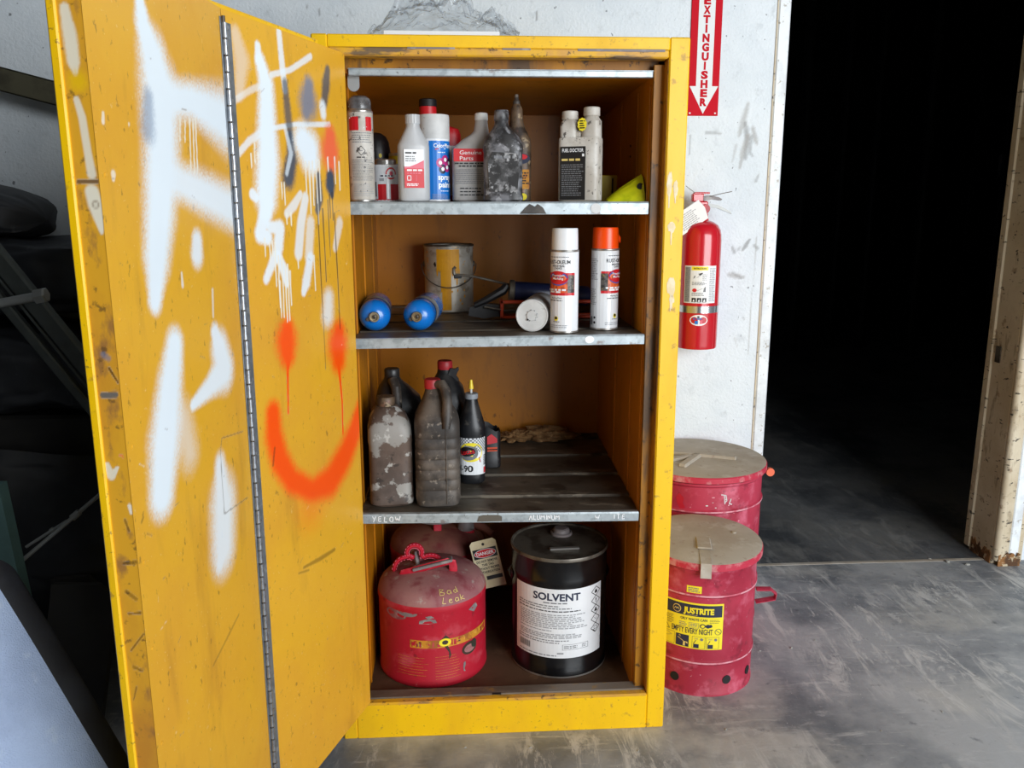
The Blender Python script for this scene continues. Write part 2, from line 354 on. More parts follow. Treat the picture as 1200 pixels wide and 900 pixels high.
    def mesh(s, name, mats, smooth=35, fix=True):
        me = bpy.data.meshes.new(name)
        me.from_pydata(s.v, [], s.f)
        mats = mats if isinstance(mats, (list, tuple)) else [mats]
        for m in mats: me.materials.append(MATS[m])
        if len(mats) > 1: me.polygons.foreach_set('material_index', s.mi)
        me.update()
        if fix:
            bm = bmesh.new(); bm.from_mesh(me); bmesh.ops.recalc_face_normals(bm, faces=bm.faces); bm.to_mesh(me); bm.free()
        if smooth:
            me.shade_smooth(); me.set_sharp_from_angle(angle=math.radians(smooth))
        return me
    def build(s, name, mats, parent=None, smooth=35, fix=True, label=None):
        o = bpy.data.objects.new(name, s.mesh(name, mats, smooth, fix)); COL.objects.link(o)
        if parent is not None: o.parent = parent
        if label: o['label'] = label
        return o

def tag(o, label, cat, group=None):
    o['label'] = label; o['category'] = cat
    if group: o['group'] = group
    return o
def thing(name, label, cat, loc=(0, 0, 0), rz=0.0, group=None):
    o = bpy.data.objects.new(name, None); COL.objects.link(o)
    o.empty_display_size = .05
    o.location = loc; o.rotation_euler = (0, 0, rz)
    return tag(o, label, cat, group)
def struct(mb, name, mat, label, smooth=35, parent=None):
    o = mb.build(name, mat, parent, smooth); o['kind'] = 'structure'; o['label'] = label
    return o
def sring(cx, cy, z, rx, ry, n=2.0, seg=36):
    out = []
    for j in range(seg):
        a = 2 * math.pi * j / seg; c, s_ = math.cos(a), math.sin(a)
        out.append((cx + rx * math.copysign(abs(c) ** (2 / n), c), cy + ry * math.copysign(abs(s_) ** (2 / n), s_), z))
    return out

# text glyphs as flat outlines
TXT = {}
def glyphs(s, bold=0.0):
    k = (s, bold)
    if k not in TXT:
        cu = bpy.data.curves.new('t', 'FONT'); cu.body = s; cu.size = 1; cu.offset = bold; cu.resolution_u = 3
        ob = bpy.data.objects.new('t', cu)
        me = bpy.data.meshes.new_from_object(ob)
        v = [(p.co.x, p.co.y) for p in me.vertices]; f = [tuple(p.vertices) for p in me.polygons]
        bpy.data.objects.remove(ob); bpy.data.curves.remove(cu); bpy.data.meshes.remove(me)
        TXT[k] = (v, f)
    return TXT[k]
class Decal:
    """flat print built as thin layered shapes in (s, t) metres, mapped on a plane or round a cylinder"""
    def __init__(s): s.items = []; s.mats = []
    def _m(s, m):
        if m not in s.mats: s.mats.append(m)
        return s.mats.index(m)
    def rect(s, x0, y0, x1, y1, m, l=1, rot=0.0, step=.008):
        n = max(1, int(abs(x1 - x0) / step)); vs = []; fs = []
        cx, cy = (x0 + x1) / 2, (y0 + y1) / 2
        for i in range(n + 1):
            x = x0 + (x1 - x0) * i / n
            for y in (y0, y1):
                if rot:
                    dx, dy = x - cx, y - cy
                    vs.append((cx + dx * math.cos(rot) - dy * math.sin(rot), cy + dx * math.sin(rot) + dy * math.cos(rot)))
                else: vs.append((x, y))
        fs = [(2 * i, 2 * i + 2, 2 * i + 3, 2 * i + 1) for i in range(n)]
        s.items.append((vs, fs, s._m(m), l)); return s
    def poly(s, pts, m, l=1):
        s.items.append((list(pts), [tuple(range(len(pts)))], s._m(m), l)); return s
    def ell(s, cx, cy, rx, ry, m, l=1, n=28):
        vs = [(cx, cy)] + [(cx + rx * math.cos(2 * math.pi * i / n), cy + ry * math.sin(2 * math.pi * i / n)) for i in range(n)]
        s.items.append((vs, [(0, i + 1, (i + 1) % n + 1) for i in range(n)], s._m(m), l)); return s
    def frame(s, x0, y0, x1, y1, w, m, l=2):
        s.rect(x0, y0, x1, y0 + w, m, l); s.rect(x0, y1 - w, x1, y1, m, l)
        s.rect(x0, y0, x0 + w, y1, m, l); s.rect(x1 - w, y0, x1, y1, m, l); return s
    def line(s, x0, y0, x1, y1, w, m, l=2):
        dx, dy = x1 - x0, y1 - y0; n = math.hypot(dx, dy) or 1; px, py = -dy / n * w / 2, dx / n * w / 2
        return s.poly([(x0 + px, y0 + py), (x0 - px, y0 - py), (x1 - px, y1 - py), (x1 + px, y1 + py)], m, l)
    def path(s, pts, w, m, l=2):
        for a, b in zip(pts[:-1], pts[1:]): s.line(*a, *b, w, m, l)
        return s
    def text(s, t, x, y, h, m, l=2, al='C', w=None, bold=0.0, rot=0.0):
        v, f = glyphs(t, bold)
        if not v: return s
        mn = min(p[0] for p in v); mxx = max(p[0] for p in v)
        k = h / 0.70; kx = k if w is None else w / (mxx - mn)
        tw = (mxx - mn) * kx
        ox = x - (tw / 2 if al == 'C' else 0 if al == 'L' else tw)
        vs = []
        for px, py in v:
            qx, qy = ox + (px - mn) * kx, y + py * k
            if rot:
                dx, dy = qx - x, qy - y
                qx, qy = x + dx * math.cos(rot) - dy * math.sin(rot), y + dx * math.sin(rot) + dy * math.cos(rot)
            vs.append((qx, qy))
        s.items.append((vs, f, s._m(m), l)); return s
    def fake(s, x0, y0, x1, y1, rows, m, l=2, fill=.5, seed=1):
        """rows of print too fine to read"""
        rg = random.Random(seed); dy = (y1 - y0) / rows
        for r in range(rows):
            x = x0; yy = y1 - (r + 1) * dy + dy * (1 - fill) / 2; end = x1 - rg.random() * (x1 - x0) * .25
            while x < end:
                w = dy * fill * rg.uniform(1.2, 4.5)
                s.rect(x, yy, min(x + w, end), yy + dy * fill, m, l); x += w + dy * fill * .7
        return s
    def build(s, fn, parent, name='label', lift=.0004, label=None):
        mb = MB()
        for vs, fs, mi, l in s.items:
            mb.m = mi; mb.add([fn(a, b, l * lift) for a, b in vs], fs)
        o = mb.build(name, s.mats, parent, smooth=0, fix=False)
        if label: o['label'] = label
        return o
def cyl(r, z0=0.0, a0=0.0, c=(0, 0)):
    return lambda a, b, l: (c[0] + (r + l) * math.sin(a0 + a / r), c[1] - (r + l) * math.cos(a0 + a / r), z0 + b)
def plane(o, ux, uy):
    o, ux, uy = Vector(o), Vector(ux).normalized(), Vector(uy).normalized(); n = ux.cross(uy)
    return lambda a, b, l: tuple(o + ux * a + uy * b + n * l)

# soft spray strokes as colour on a fine grid
PAINT = {'w': rgb(238, 248, 255), 'd': rgb(244, 240, 226), 'b': rgb(96, 126, 162), 'g': rgb(62, 78, 96), 'r': rgb(250, 104, 66),
         'o': rgb(255, 84, 0), 'k': rgb(66, 46, 26), 'c': rgb(232, 226, 206), 's': rgb(150, 146, 140), 't': rgb(104, 102, 100), 'y': rgb(236, 190, 10), 'q': rgb(120, 92, 62)}
def spray(P, strokes):
    """P (n,2) surface metres -> rgba"""
    rgba = np.zeros((len(P), 4)); rgba[:, :3] = .5
    for c, al, so, pts in strokes:
        pts = np.array(pts); best = np.full(len(P), -9.0)
        if len(pts) == 1: pts = np.vstack([pts, pts + [1e-4, 0, 0]])
        mxh = pts[:, 2].max() * 2.2
        sel = np.where((P[:, 0] > pts[:, 0].min() - mxh) & (P[:, 0] < pts[:, 0].max() + mxh) & (P[:, 1] > pts[:, 1].min() - mxh) & (P[:, 1] < pts[:, 1].max() + mxh))[0]
        if not len(sel): continue
        Q = P[sel]; b = np.full(len(sel), -9.0)
        for i in range(len(pts) - 1):
            a, e = pts[i], pts[i + 1]; d = e[:2] - a[:2]; L2 = max(d @ d, 1e-12)
            t = np.clip(((Q - a[:2]) @ d) / L2, 0, 1)
            h = a[2] + (e[2] - a[2]) * t
            dist = np.hypot(*(Q - a[:2] - t[:, None] * d).T)
            b = np.maximum(b, (h * (1 + so * .75) - dist) / (h * (so * 1.75 + .08)))
        m = np.clip(b, 0, 1); m = m * m * (3 - 2 * m)
        grain = RNG.random(len(sel)) - .5
        m = np.clip(m + grain * .9 * m * (1 - m) * 2 * (so > .3), 0, 1) * al
        o = rgba[sel]; col = np.array(PAINT[c]); A = m[:, None]
        na = A + o[:, 3:] * (1 - A)
        o[:, :3] = np.where(na > 1e-6, (col * A + o[:, :3] * o[:, 3:] * (1 - A)) / np.maximum(na, 1e-6), o[:, :3])
        o[:, 3:] = na; rgba[sel] = o
    return rgba
def painted_grid(name, us, vs_, fn, strokes, mat, parent, flip=False):
    U, V = np.meshgrid(us, vs_); P = np.stack([U.ravel(), V.ravel()], 1)
    nu, nv = len(us), len(vs_)
    co = fn(P)
    me = bpy.data.meshes.new(name)
    i = (np.arange(nv - 1)[:, None] * nu + np.arange(nu - 1)[None, :]).ravel()
    q = np.stack([i, i + 1, i + nu + 1, i + nu], 1)
    if flip: q = q[:, ::-1]
    me.vertices.add(len(co)); me.vertices.foreach_set('co', co.astype(np.float32).ravel())
    me.loops.add(q.size); me.loops.foreach_set('vertex_index', q.ravel().astype(np.int32))
    me.polygons.add(len(q)); me.polygons.foreach_set('loop_start', (np.arange(len(q)) * 4).astype(np.int32))
    me.update(calc_edges=True); me.validate()
    ca = me.color_attributes.new('paint', 'FLOAT_COLOR', 'POINT')
    ca.data.foreach_set('color', spray(P, strokes).astype(np.float32).ravel())
    me.materials.append(MATS[mat + '_painted'])
    o = bpy.data.objects.new(name, me); COL.objects.link(o)
    if parent is not None: o.parent = parent
    return o

# ================================================================ the setting
WALL_Y = 0.88
mb = MB(); mb.box(-3.2, -16, -.2, 8, .95, 0, 0)
struct(mb, 'floor', 'concrete', 'worn grey concrete floor with pale dusty swirls', 0)
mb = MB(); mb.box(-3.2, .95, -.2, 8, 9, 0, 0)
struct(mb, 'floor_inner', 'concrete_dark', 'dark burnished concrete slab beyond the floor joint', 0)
mb = MB(); mb.box(-3.2, WALL_Y + .002, 0, 1.315, 1.04, 3.6, 0)
wall = struct(mb, 'wall_back', 'wall_white', 'white painted wall behind the yellow cabinet', 0)
xs = np.concatenate([np.linspace(-3.2, -.25, 40), np.linspace(-.24, .72, 160), np.linspace(.726, 1.315, 118)])
zs_ = np.concatenate([np.linspace(0, .5, 40), np.linspace(.506, 1.95, 250), np.linspace(1.97, 3.6, 60)])
SMUDGE = [('s', .55, .7, [(1.232, 1.62, .006), (1.218, 1.56, .012), (1.208, 1.52, .005)]), ('t', .5, .6, [(1.226, 1.56, .006), (1.236, 1.51, .01), (1.232, 1.45, .007)]),
          ('s', .6, .6, [(1.252, 1.545, .006), (1.262, 1.51, .009), (1.268, 1.495, .004)]), ('s', .6, .7, [(1.238, 1.52, .009), (1.224, 1.47, .009), (1.216, 1.42, .004)]),
          ('t', .45, .5, [(1.25, 1.52, .005), (1.246, 1.47, .006), (1.258, 1.455, .003)]), ('s', .4, .8, [(1.2, 1.49, .006), (1.19, 1.44, .003)]),
          ('t', .6, .5, [(1.262, 1.19, .004), (1.25, 1.17, .008), (1.24, 1.155, .004)]), ('t', .5, .5, [(1.278, 1.17, .005), (1.29, 1.162, .007)]),
          ('t', .5, .6, [(1.205, 1.165, .005), (1.212, 1.15, .007)]), ('t', .4, .6, [(1.232, 1.165, .004), (1.226, 1.158, .006)]),
          ('s', .6, .7, [(1.20, 1.075, .008), (1.225, 1.07, .01), (1.25, 1.066, .005)]), ('t', .4, .5, [(1.21, 1.082, .004), (1.24, 1.062, .004)]),
          ('t', .7, .3, [(.553, 1.89, .0025), (.551, 1.86, .0018)]), ('t', .5, .3, [(.40, 1.87, .003)]), ('t', .6, .3, [(-.115, 1.885, .003), (-.108, 1.853, .0015)]),
          ('t', .6, .3, [(-.149, 1.895, .003), (-.146, 1.88, .0015)]), ('t', .5, .4, [(-.06, 1.868, .004)]), ('t', .45, .4, [(.44, 1.905, .003)]), ('t', .45, .4, [(.62, 1.86, .0025)]),
          ('t', .5, .4, [(1.0, 1.93, .002), (1.0, 1.72, .0012)]), ('t', .4, .4, [(1.10, 1.53, .006), (1.15, 1.528, .003)]), ('t', .5, .4, [(1.05, 1.52, .003), (1.048, 1.46, .001)]),
          ('t', .35, .5, [(1.255, .93, .005), (1.262, .92, .002)]), ('s', .35, .8, [(1.23, .86, .004), (1.24, .83, .002)]), ('t', .4, .4, [(1.28, 1.40, .003), (1.272, 1.378, .006)]),
          ('s', .5, .8, [(1.285, 1.20, .002), (1.278, .8, .002)])]
painted_grid('paint_face', xs, zs_, lambda P: np.stack([P[:, 0], np.full(len(P), WALL_Y), P[:, 1]], 1), SMUDGE, 'wall_white', wall)
mb = MB(); mb.box(1.313, WALL_Y - .006, 0, 1.352, 1.052, 3.0, .004)
struct(mb, 'trim_1', 'trim_white', 'white metal corner strip at the open edge of the wall')
mb = MB(); mb.box(1.309, WALL_Y - .003, 0, 1.313, WALL_Y + .01, 3.0, .0005)
o = mb.build('caulk_bead', 'jamb_tan'); o.parent = bpy.data.objects['trim_1']
# doorway header, right hand jamb and the wall beyond it
mb = MB(); mb.box(1.30, WALL_Y, 3.0, 2.42, 1.04, 3.6, 0)
struct(mb, 'wall_over_doorway', 'wall_white', 'white wall above the doorway', 0)
mb = MB(); mb.box(2.375, .93, 0, 7.6, 1.05, 3.6, 0)
struct(mb, 'wall_right', 'wall_white', 'white wall to the right of the doorway', 0)
mb = MB()
mb.box(2.252, .905, .0, 2.37, 1.045, 3.0, .004)
jamb = struct(mb, 'door_1', 'jamb_tan', 'scratched tan steel jamb of the doorway, rusted at its foot')
mb = MB(); mb.box(2.246, 1.035, .01, 2.37, 1.072, 3.0, .005); mb.build('stop_strip', 'jamb_tan', jamb)
mb = MB(); mb.tube([(2.268, .898, .02), (2.268, .898, 1.5), (2.268, .898, 3.0)], .017, 16); mb.box(2.27, .884, .02, 2.304, .91, 3.0, .006); mb.build('bead', 'jamb_tan', jamb)
mb = MB(); mb.box(2.304, .89, .03, 2.345, .93, 3.0, .006); mb.build('casing', 'trim_white', jamb, label='white painted casing strip of the jamb')
mb = MB()
rg = random.Random(3)
def ragged(z0, z1, x0, x1, y, n, axis):
    top = [(x0 + (x1 - x0) * i / n, z1 * rg.uniform(.55, 1.15)) for i in range(n + 1)]
    return [(x0, z0), (x1, z0)] + top[::-1]
mb.prism([(a, b) for a, b in ragged(0, .055, .912, 1.03, 0, 12, 'x')], 2.2495, 2.254, 'x')
mb.prism(ragged(0, .05, 2.262, 2.345, 0, 10, 'y'), .880, .886)
mb.build('rust_patch', 'rust_brown', jamb, smooth=0, label='brown rust at the foot of the jamb')
mb = MB(); mb.box(2.2485, .99, .74, 2.2525, 1.02, .80, .001); mb.build('strike_plate', 'gun_steel', jamb)
# joint across the doorway floor
mb = MB(); mb.box(1.36, .940, -.0005, 2.25, .958, .0012, .0005)
struct(mb, 'trim_2', 'lid_dust', 'pale dusty floor joint across the doorway')
# the dark room through the doorway
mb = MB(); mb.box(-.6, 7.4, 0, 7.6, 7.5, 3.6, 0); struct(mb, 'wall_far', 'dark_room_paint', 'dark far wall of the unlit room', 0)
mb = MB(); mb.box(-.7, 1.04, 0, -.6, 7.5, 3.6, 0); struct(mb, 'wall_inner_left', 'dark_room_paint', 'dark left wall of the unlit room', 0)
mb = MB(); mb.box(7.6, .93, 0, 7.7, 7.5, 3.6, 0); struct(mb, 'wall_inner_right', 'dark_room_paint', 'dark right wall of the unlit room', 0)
mb = MB(); mb.box(-3.2, -4.3, 3.6, 7.7, 7.5, 3.7, 0); struct(mb, 'ceiling', 'ceiling_paint', 'plain grey ceiling', 0)
mb = MB(); mb.box(-3.3, -4.3, 0, -3.2, 1.04, 3.6, 0); struct(mb, 'wall_left', 'ceiling_paint', 'plain left wall of the bay', 0)
mb = MB(); mb.box(-3.3, -4.4, 0, 1.5, -4.3, 3.7, 0); struct(mb, 'wall_front', 'ceiling_paint', 'plain wall of the bay facing the cabinet', 0)
mb = MB(); mb.box(6.0, -4.4, 0, 7.8, -4.3, 3.7, 0); struct(mb, 'wall_front_end', 'ceiling_paint', 'short plain wall beside the open bay door', 0)
mb = MB(); mb.box(1.5, -4.4, 3.15, 6.0, -4.3, 3.7, 0); struct(mb, 'wall_over_bay', 'ceiling_paint', 'plain wall above the open bay door', 0)
mb = MB(); mb.box(7.6, -4.4, 0, 7.7, .93, 3.7, 0); struct(mb, 'wall_bay_right', 'ceiling_paint', 'plain right wall of the bay', 0)
for i, (x, y, r) in enumerate([(3.35, 5.6, .06), (3.75, 5.7, .045), (4.05, 5.7, .05), (4.42, 5.5, .07), (4.75, 6.0, .04)]):
    mb = MB(); mb.lathe([(r * 1.25, 0), (r * 1.25, .04), (r, .05), (r, 3.55), (r * 1.3, 3.56), (r * 1.3, 3.6)], 16, (x, y, 0))
    tag(mb.build('standpipe', 'gun_black'), 'dark vertical pipe rising in the unlit room', 'pipe', 'pipes in the unlit room')
rk = thing('storage_rack', 'dark steel storage rack deep in the unlit room', 'rack', (4.55, 4.6, 0))
for sx in (0, .9):
    for sy in (0, .4):
        mb = MB(); mb.box(sx - .02, sy - .02, 0, sx + .02, sy + .02, 2.4, .003); mb.build('upright', 'gun_black', rk)
for z in (.3, .9, 1.5, 2.1):
    mb = MB(); mb.box(-.02, -.02, z, .92, .42, z + .03, .003); mb.build('rack_shelf', 'gun_black', rk)
for i, (x, z, w, h) in enumerate([(4.65, 1.53, .16, .22), (4.95, 1.53, .2, .16), (5.2, 1.53, .14, .2), (4.72, .93, .12, .3), (5.1, .93, .22, .2)]):
    mb = MB(); mb.loft([sring(x + w / 2, 4.78, z + t * h, w / 2 * k, .09 * k, 4, 20) for t, k in ((0, .92), (.05, 1), (.75, 1), (.88, .7), (.92, .3), (1, .3))])
    tag(mb.build('plastic_jug', 'label_dull'), 'pale plastic jug on the rack in the unlit room', 'jug', 'jugs on the dark rack')

# ================================================================ yellow safety cabinet
W, H, D = 0.8034, 1.651, 0.712
XL, XR, YB, YS = 0.056, 0.7342, 0.682, 0.0406
cab = thing('safety_cabinet', 'tall scuffed yellow steel safety cabinet with graffiti on its open folding door', 'cabinet')
def cpart(name, mat, *boxes, b=.002, label=None, parent=cab):
    mb = MB()
    for bx in boxes: mb.box(*bx, b)
    return mb.build(name, mat, parent, label=label)
cpart('post', 'frame_yellow', (.759, 0, .0, W, .034, H), b=.003)
cpart('post', 'frame_yellow', (0, 0, .0, .034, .034, H), b=.003)
cpart('jamb_liner', 'reveal_yellow', (.7342, .034, .09, .760, .044, 1.60), (.7572, .004, .1, .7592, .036, 1.607), b=.001)
cpart('jamb_liner', 'reveal_yellow', (.034, .034, .09, .056, .044, 1.60), b=.001)
cpart('header', 'frame_yellow', (.0335, .0005, 1.624, .7595, .034, H - .0005), b=.002)
lip = cpart('header_lip', 'lip_yellow', (.036, -.004, 1.607, .757, .034, 1.625), b=.003, label='scraped yellow lip along the header')
for bx in ((.56, -.0048, 1.6195, .748, -.003, 1.6248), (.20, -.0048, 1.621, .30, -.003, 1.625), (.40, -.0048, 1.6205, .46, -.003, 1.6245)):
    cpart('scraped_patch', 'worn_grey', bx, b=.0005, parent=lip, label='bare grey metal where the lip is scraped')
cpart('top_panel', 'frame_yellow', (0.001, .03, H - .012, W - .001, D, H - .001))
cpart('side_panel', 'frame_yellow', (W - .008, .03, 0, W, D, H - .002))
cpart('side_panel', 'frame_yellow', (0, .03, 0, .008, D, H - .002))
cpart('back_panel', 'frame_yellow', (.004, D - .01, .01, W - .004, D, H - .004))
base = cpart('base', 'frame_yellow', (.0338, .0005, 0, .7592, .034, .093), b=.002)
cpart('base_lip', 'lip_yellow', (.034, .0, .088, .759, .022, .0965), b=.003, label='scraped lip along the base')
sill = cpart('sill', 'sill_grey', (.034, .02, .07, .759, .058, .0985), b=.003, label='bare grey sill in front of the cabinet floor')
cpart('drain_slot', 'black_rubber', (.37, .0195, .0962, .392, .026, .0989), b=.0003, parent=sill)
cpart('floor_pan', 'floor_pan', (.02, .05, .05, .78, YB + .01, .075), b=.002, label='brown stained steel floor of the cabinet')
cpart('liner_back', 'inner_yellow', (.05, YB, .05, .75, YB + .008, 1.575), b=.001)
mb = MB(); mb.prism([(.05, 1.580), (.05, 1.588), (YB + .006, 1.568), (YB + .006, 1.559)], .05, .75, 'x'); mb.build('liner_top', 'inner_yellow', cab)
mb = MB(); mb.box(XR, .04, .05, XR + .008, YB + .004, 1.585, .001)
for y in (.40, .19, .062): mb.box(XR - .003, y - .004, .076, XR + .002, y + .004, 1.561, .0014)
mb.build('liner_side', 'inner_yellow', cab)
mb = MB(); mb.box(XL - .008, .04, .05, XL, YB + .004, 1.585, .001)
for y in (.55, .33, .13): mb.box(XL - .002, y - .004, .076, XL + .003, y + .004, 1.561, .0014)
mb.build('liner_side', 'inner_yellow', cab)
mb = MB(); mb.box(.07, .040, 1.574, .737, .054, 1.5885, .0015); mb.box(.07, .036, 1.5865, .737, .06, 1.5885, .0005)
mb.build('door_track', 'galvanised', cab, label='galvanised door track under the header')
cpart('track_channel', 'reveal_yellow', (.05, .056, 1.582, .75, .062, 1.64), b=.001)
mb = MB(); pts = [(.066, 1.578), (.066, 1.556)] + [(.0785 - .0125 * math.cos(a), 1.556 - .0125 * math.sin(a)) for a in np.linspace(0.2, math.pi - .2, 9)] + [(.091, 1.556), (.091, 1.578)]
mb.prism(pts, .060, .063); mb.build('catch_tab', 'bolt_grey', cab, label='small rounded grey catch tab under the track')
# screws on the right liner
for (y, z) in ((.27, 1.445), (.27, 1.42)):
    mb = MB(); mb.lathe([(.0001, -.001), (.004, -.001), (.003, .002), (.0001, .0025)], 10, mx=Matrix.Translation((XR, y, z)) @ Matrix.Rotation(-math.pi / 2, 4, 'Y'))
    mb.build('screw', 'black_rubber', cab)

def shelf(zfl, zfr, zbl, zbr, lip_h, marks):
    """ribbed sheet steel shelf; corner heights because two of them sag a little"""
    def zt(x, y):
        a = (x - XL) / (XR - XL); b = (y - YS) / (YB - YS)
        return (zfl * (1 - a) + zfr * a) * (1 - b) + (zbl * (1 - a) + zbr * a) * b
    prof = [(YS, 0)]
    for yr in (.15, .31, .47, .63):
        prof += [(yr - .014, 0), (yr - .010, -.006), (yr + .006, -.006), (yr + .010, 0)]
    prof += [(YB - .002, 0)]
    full = prof + [(YB - .002, -.02), (YB - .004, -.02), (YB - .004, -.01), (YS + .006, -.01), (YS + .006, -lip_h), (YS, -lip_h)]
    mb = MB(); rings = []
    for i in range(9):
        x = XL + .003 + (XR - XL - .006) * i / 8
        rings.append([(x, y, zt(x, min(max(y, YS), YB)) + z) for y, z in full])
    mb.loft(rings)
    s_ = mb.build('shelf', 'shelf_sheet', cab, smooth=25, label='grimy ribbed steel shelf')
    mb = MB(); rings = []
    for i in range(13):
        x = XL + .002 + (XR - XL - .004) * i / 12
        z = zt(x, YS)
        rings.append([(x, YS - .0012, z - lip_h), (x, YS - .0025, z - .003), (x, YS - .0005, z + .0008), (x, YS + .012, z + .0008), (x, YS + .012, z - .001), (x, YS + .002, z - .003), (x, YS + .002, z - lip_h)])
    mb.loft(rings)
    mb.build('shelf_edge', 'galvanised', s_, smooth=30, label='mottled galvanised front edge of the shelf')
    for kind, m, pts_ in marks:
        dc = Decal()
        if kind == 'strokes':
            for p in pts_: dc.path(p, .0021, m, 1)
        else: dc.poly(pts_, m, 1)
        dc.build(lambda a, b, l: (a, YS - .003 - l, zt(a, YS) + b), s_, 'handwriting' if kind == 'strokes' else 'paint_blot')
    return zt
def letters(word, x, z, h, gap=.0045, seed=2, slant=.0):
    G = {'Y': [[(0, 1), (.35, .5)], [(.8, 1), (.2, -.1)]], 'E': [[(.75, .95), (.1, .9), (.05, .5), (0, 0), (.7, .08)], [(.05, .5), (.6, .55)]], 'L': [[(.15, 1), (0, .05), (.7, 0)]],
         'O': [[(.45, 1), (.05, .7), (.05, .25), (.4, 0), (.8, .25), (.8, .75), (.45, 1)]], 'W': [[(0, .9), (.2, .1), (.5, .7), (.8, .05), (1.15, 1)]],
         'A': [[(0, 0), (.45, 1), (.8, 0)], [(.15, .4), (.65, .4)]], 'U': [[(.05, 1), (.05, .2), (.4, 0), (.75, .2), (.75, 1)]], 'M': [[(0, 0), (.1, 1), (.5, .4), (.9, 1), (1, 0)]],
         'I': [[(.2, 1), (.2, 0)]], 'N': [[(0, 0), (.05, 1), (.7, 0), (.75, 1)]], 'P': [[(0, 0), (.05, 1), (.6, .85), (.55, .55), (.05, .5)]], 'T': [[(0, 1), (.8, 1)], [(.4, 1), (.4, 0)]],
         'S': [[(.7, .9), (.2, 1), (.1, .6), (.6, .45), (.6, .05), (0, 0)]], 'R': [[(0, 0), (.05, 1), (.6, .85), (.5, .55), (.05, .5), (.7, 0)]], 'K': [[(.05, 1), (0, 0)], [(.7, 1), (.05, .5), (.7, 0)]], ' ': []}
    rg_ = random.Random(seed); out = []
    for ch in word:
        dz = rg_.uniform(-.0008, .0008)
        for st in G[ch]: out.append([(x + a * h * .75, z + b * h + dz) for a, b in st])
        wd = max([a for st in G[ch] for a, _ in st] or [.4]); x += wd * h * .75 + gap
    return out
zs1 = shelf(1.3073, 1.3073, 1.3073, 1.3073, .027, [('blot', 'white_matte', [(.612 + .012 * math.cos(a), -.014 + .011 * math.sin(a)) for a in np.linspace(0, 6.1, 16)]),
    ('blot', 'grimy_black', [(.44, -.026), (.452, -.012), (.462, -.004), (.474, -.010), (.48, -.004), (.492, -.012), (.50, -.026)])])
zs2 = shelf(1.0005, 1.0045, 1.005, 1.005, .0225, [('blot', 'ink_white', [(.603 + .011 * math.cos(a), -.0095 + .0085 * math.sin(a)) for a in np.linspace(0, 6.1, 16)])])
zs3 = shelf(.5752, .566, .588, .592, .0225, [('strokes', 'ink_white', letters('YELOW', .086, -.0175, .0135, .006)),
    ('strokes', 'ink_white', letters('ALUMINUM', .463, -.0165, .012, .0028, 5)), ('strokes', 'ink_white', letters('WHITE'.replace('H', 'R'), .60, -.0165, .012, .008, 6)[:0]),
    ('strokes', 'ink_white', letters('ITE', .67, -.0165, .012, .006, 6)), ('strokes', 'ink_white', letters('W', .625, -.0165, .0115, .006, 8)),
    ('blot', 'gun_steel', [(.337, -.02), (.341, -.006), (.352, -.003), (.388, -.003), (.397, -.007), (.397, -.019)])])

# ---------------------------------------------------------------- the folding door
HX, HY, A1, A2, LF = 0.0685, 0.0, 0.3475, 0.1059, 0.4242
ZB, ZT = 0.1013, 1.6118
D1 = Vector((-math.sin(A1), -math.cos(A1), 0)); N1 = Vector((math.cos(A1), -math.sin(A1), 0))
D2 = Vector((-math.sin(A2), -math.cos(A2), 0)); N2 = Vector((math.cos(A2), -math.sin(A2), 0))
O1 = Vector((HX, HY, 0)); O2 = O1 + D1 * LF
def leaf_mx(o, d, n): return Matrix(((d.x, n.x, 0, o.x), (d.y, n.y, 0, o.y), (0, 0, 1, 0), (0, 0, 0, 1)))
M1 = leaf_mx(O1, D1, N1); M2 = leaf_mx(O2, D2, N2)      # local axes: s along the leaf, w out of its inner face, z up
def leaf_np(o, d, n, w=0.0):
    return lambda P: np.stack([o.x + d.x * P[:, 0] + n.x * w, o.y + d.y * P[:, 0] + n.y * w, P[:, 1]], 1)
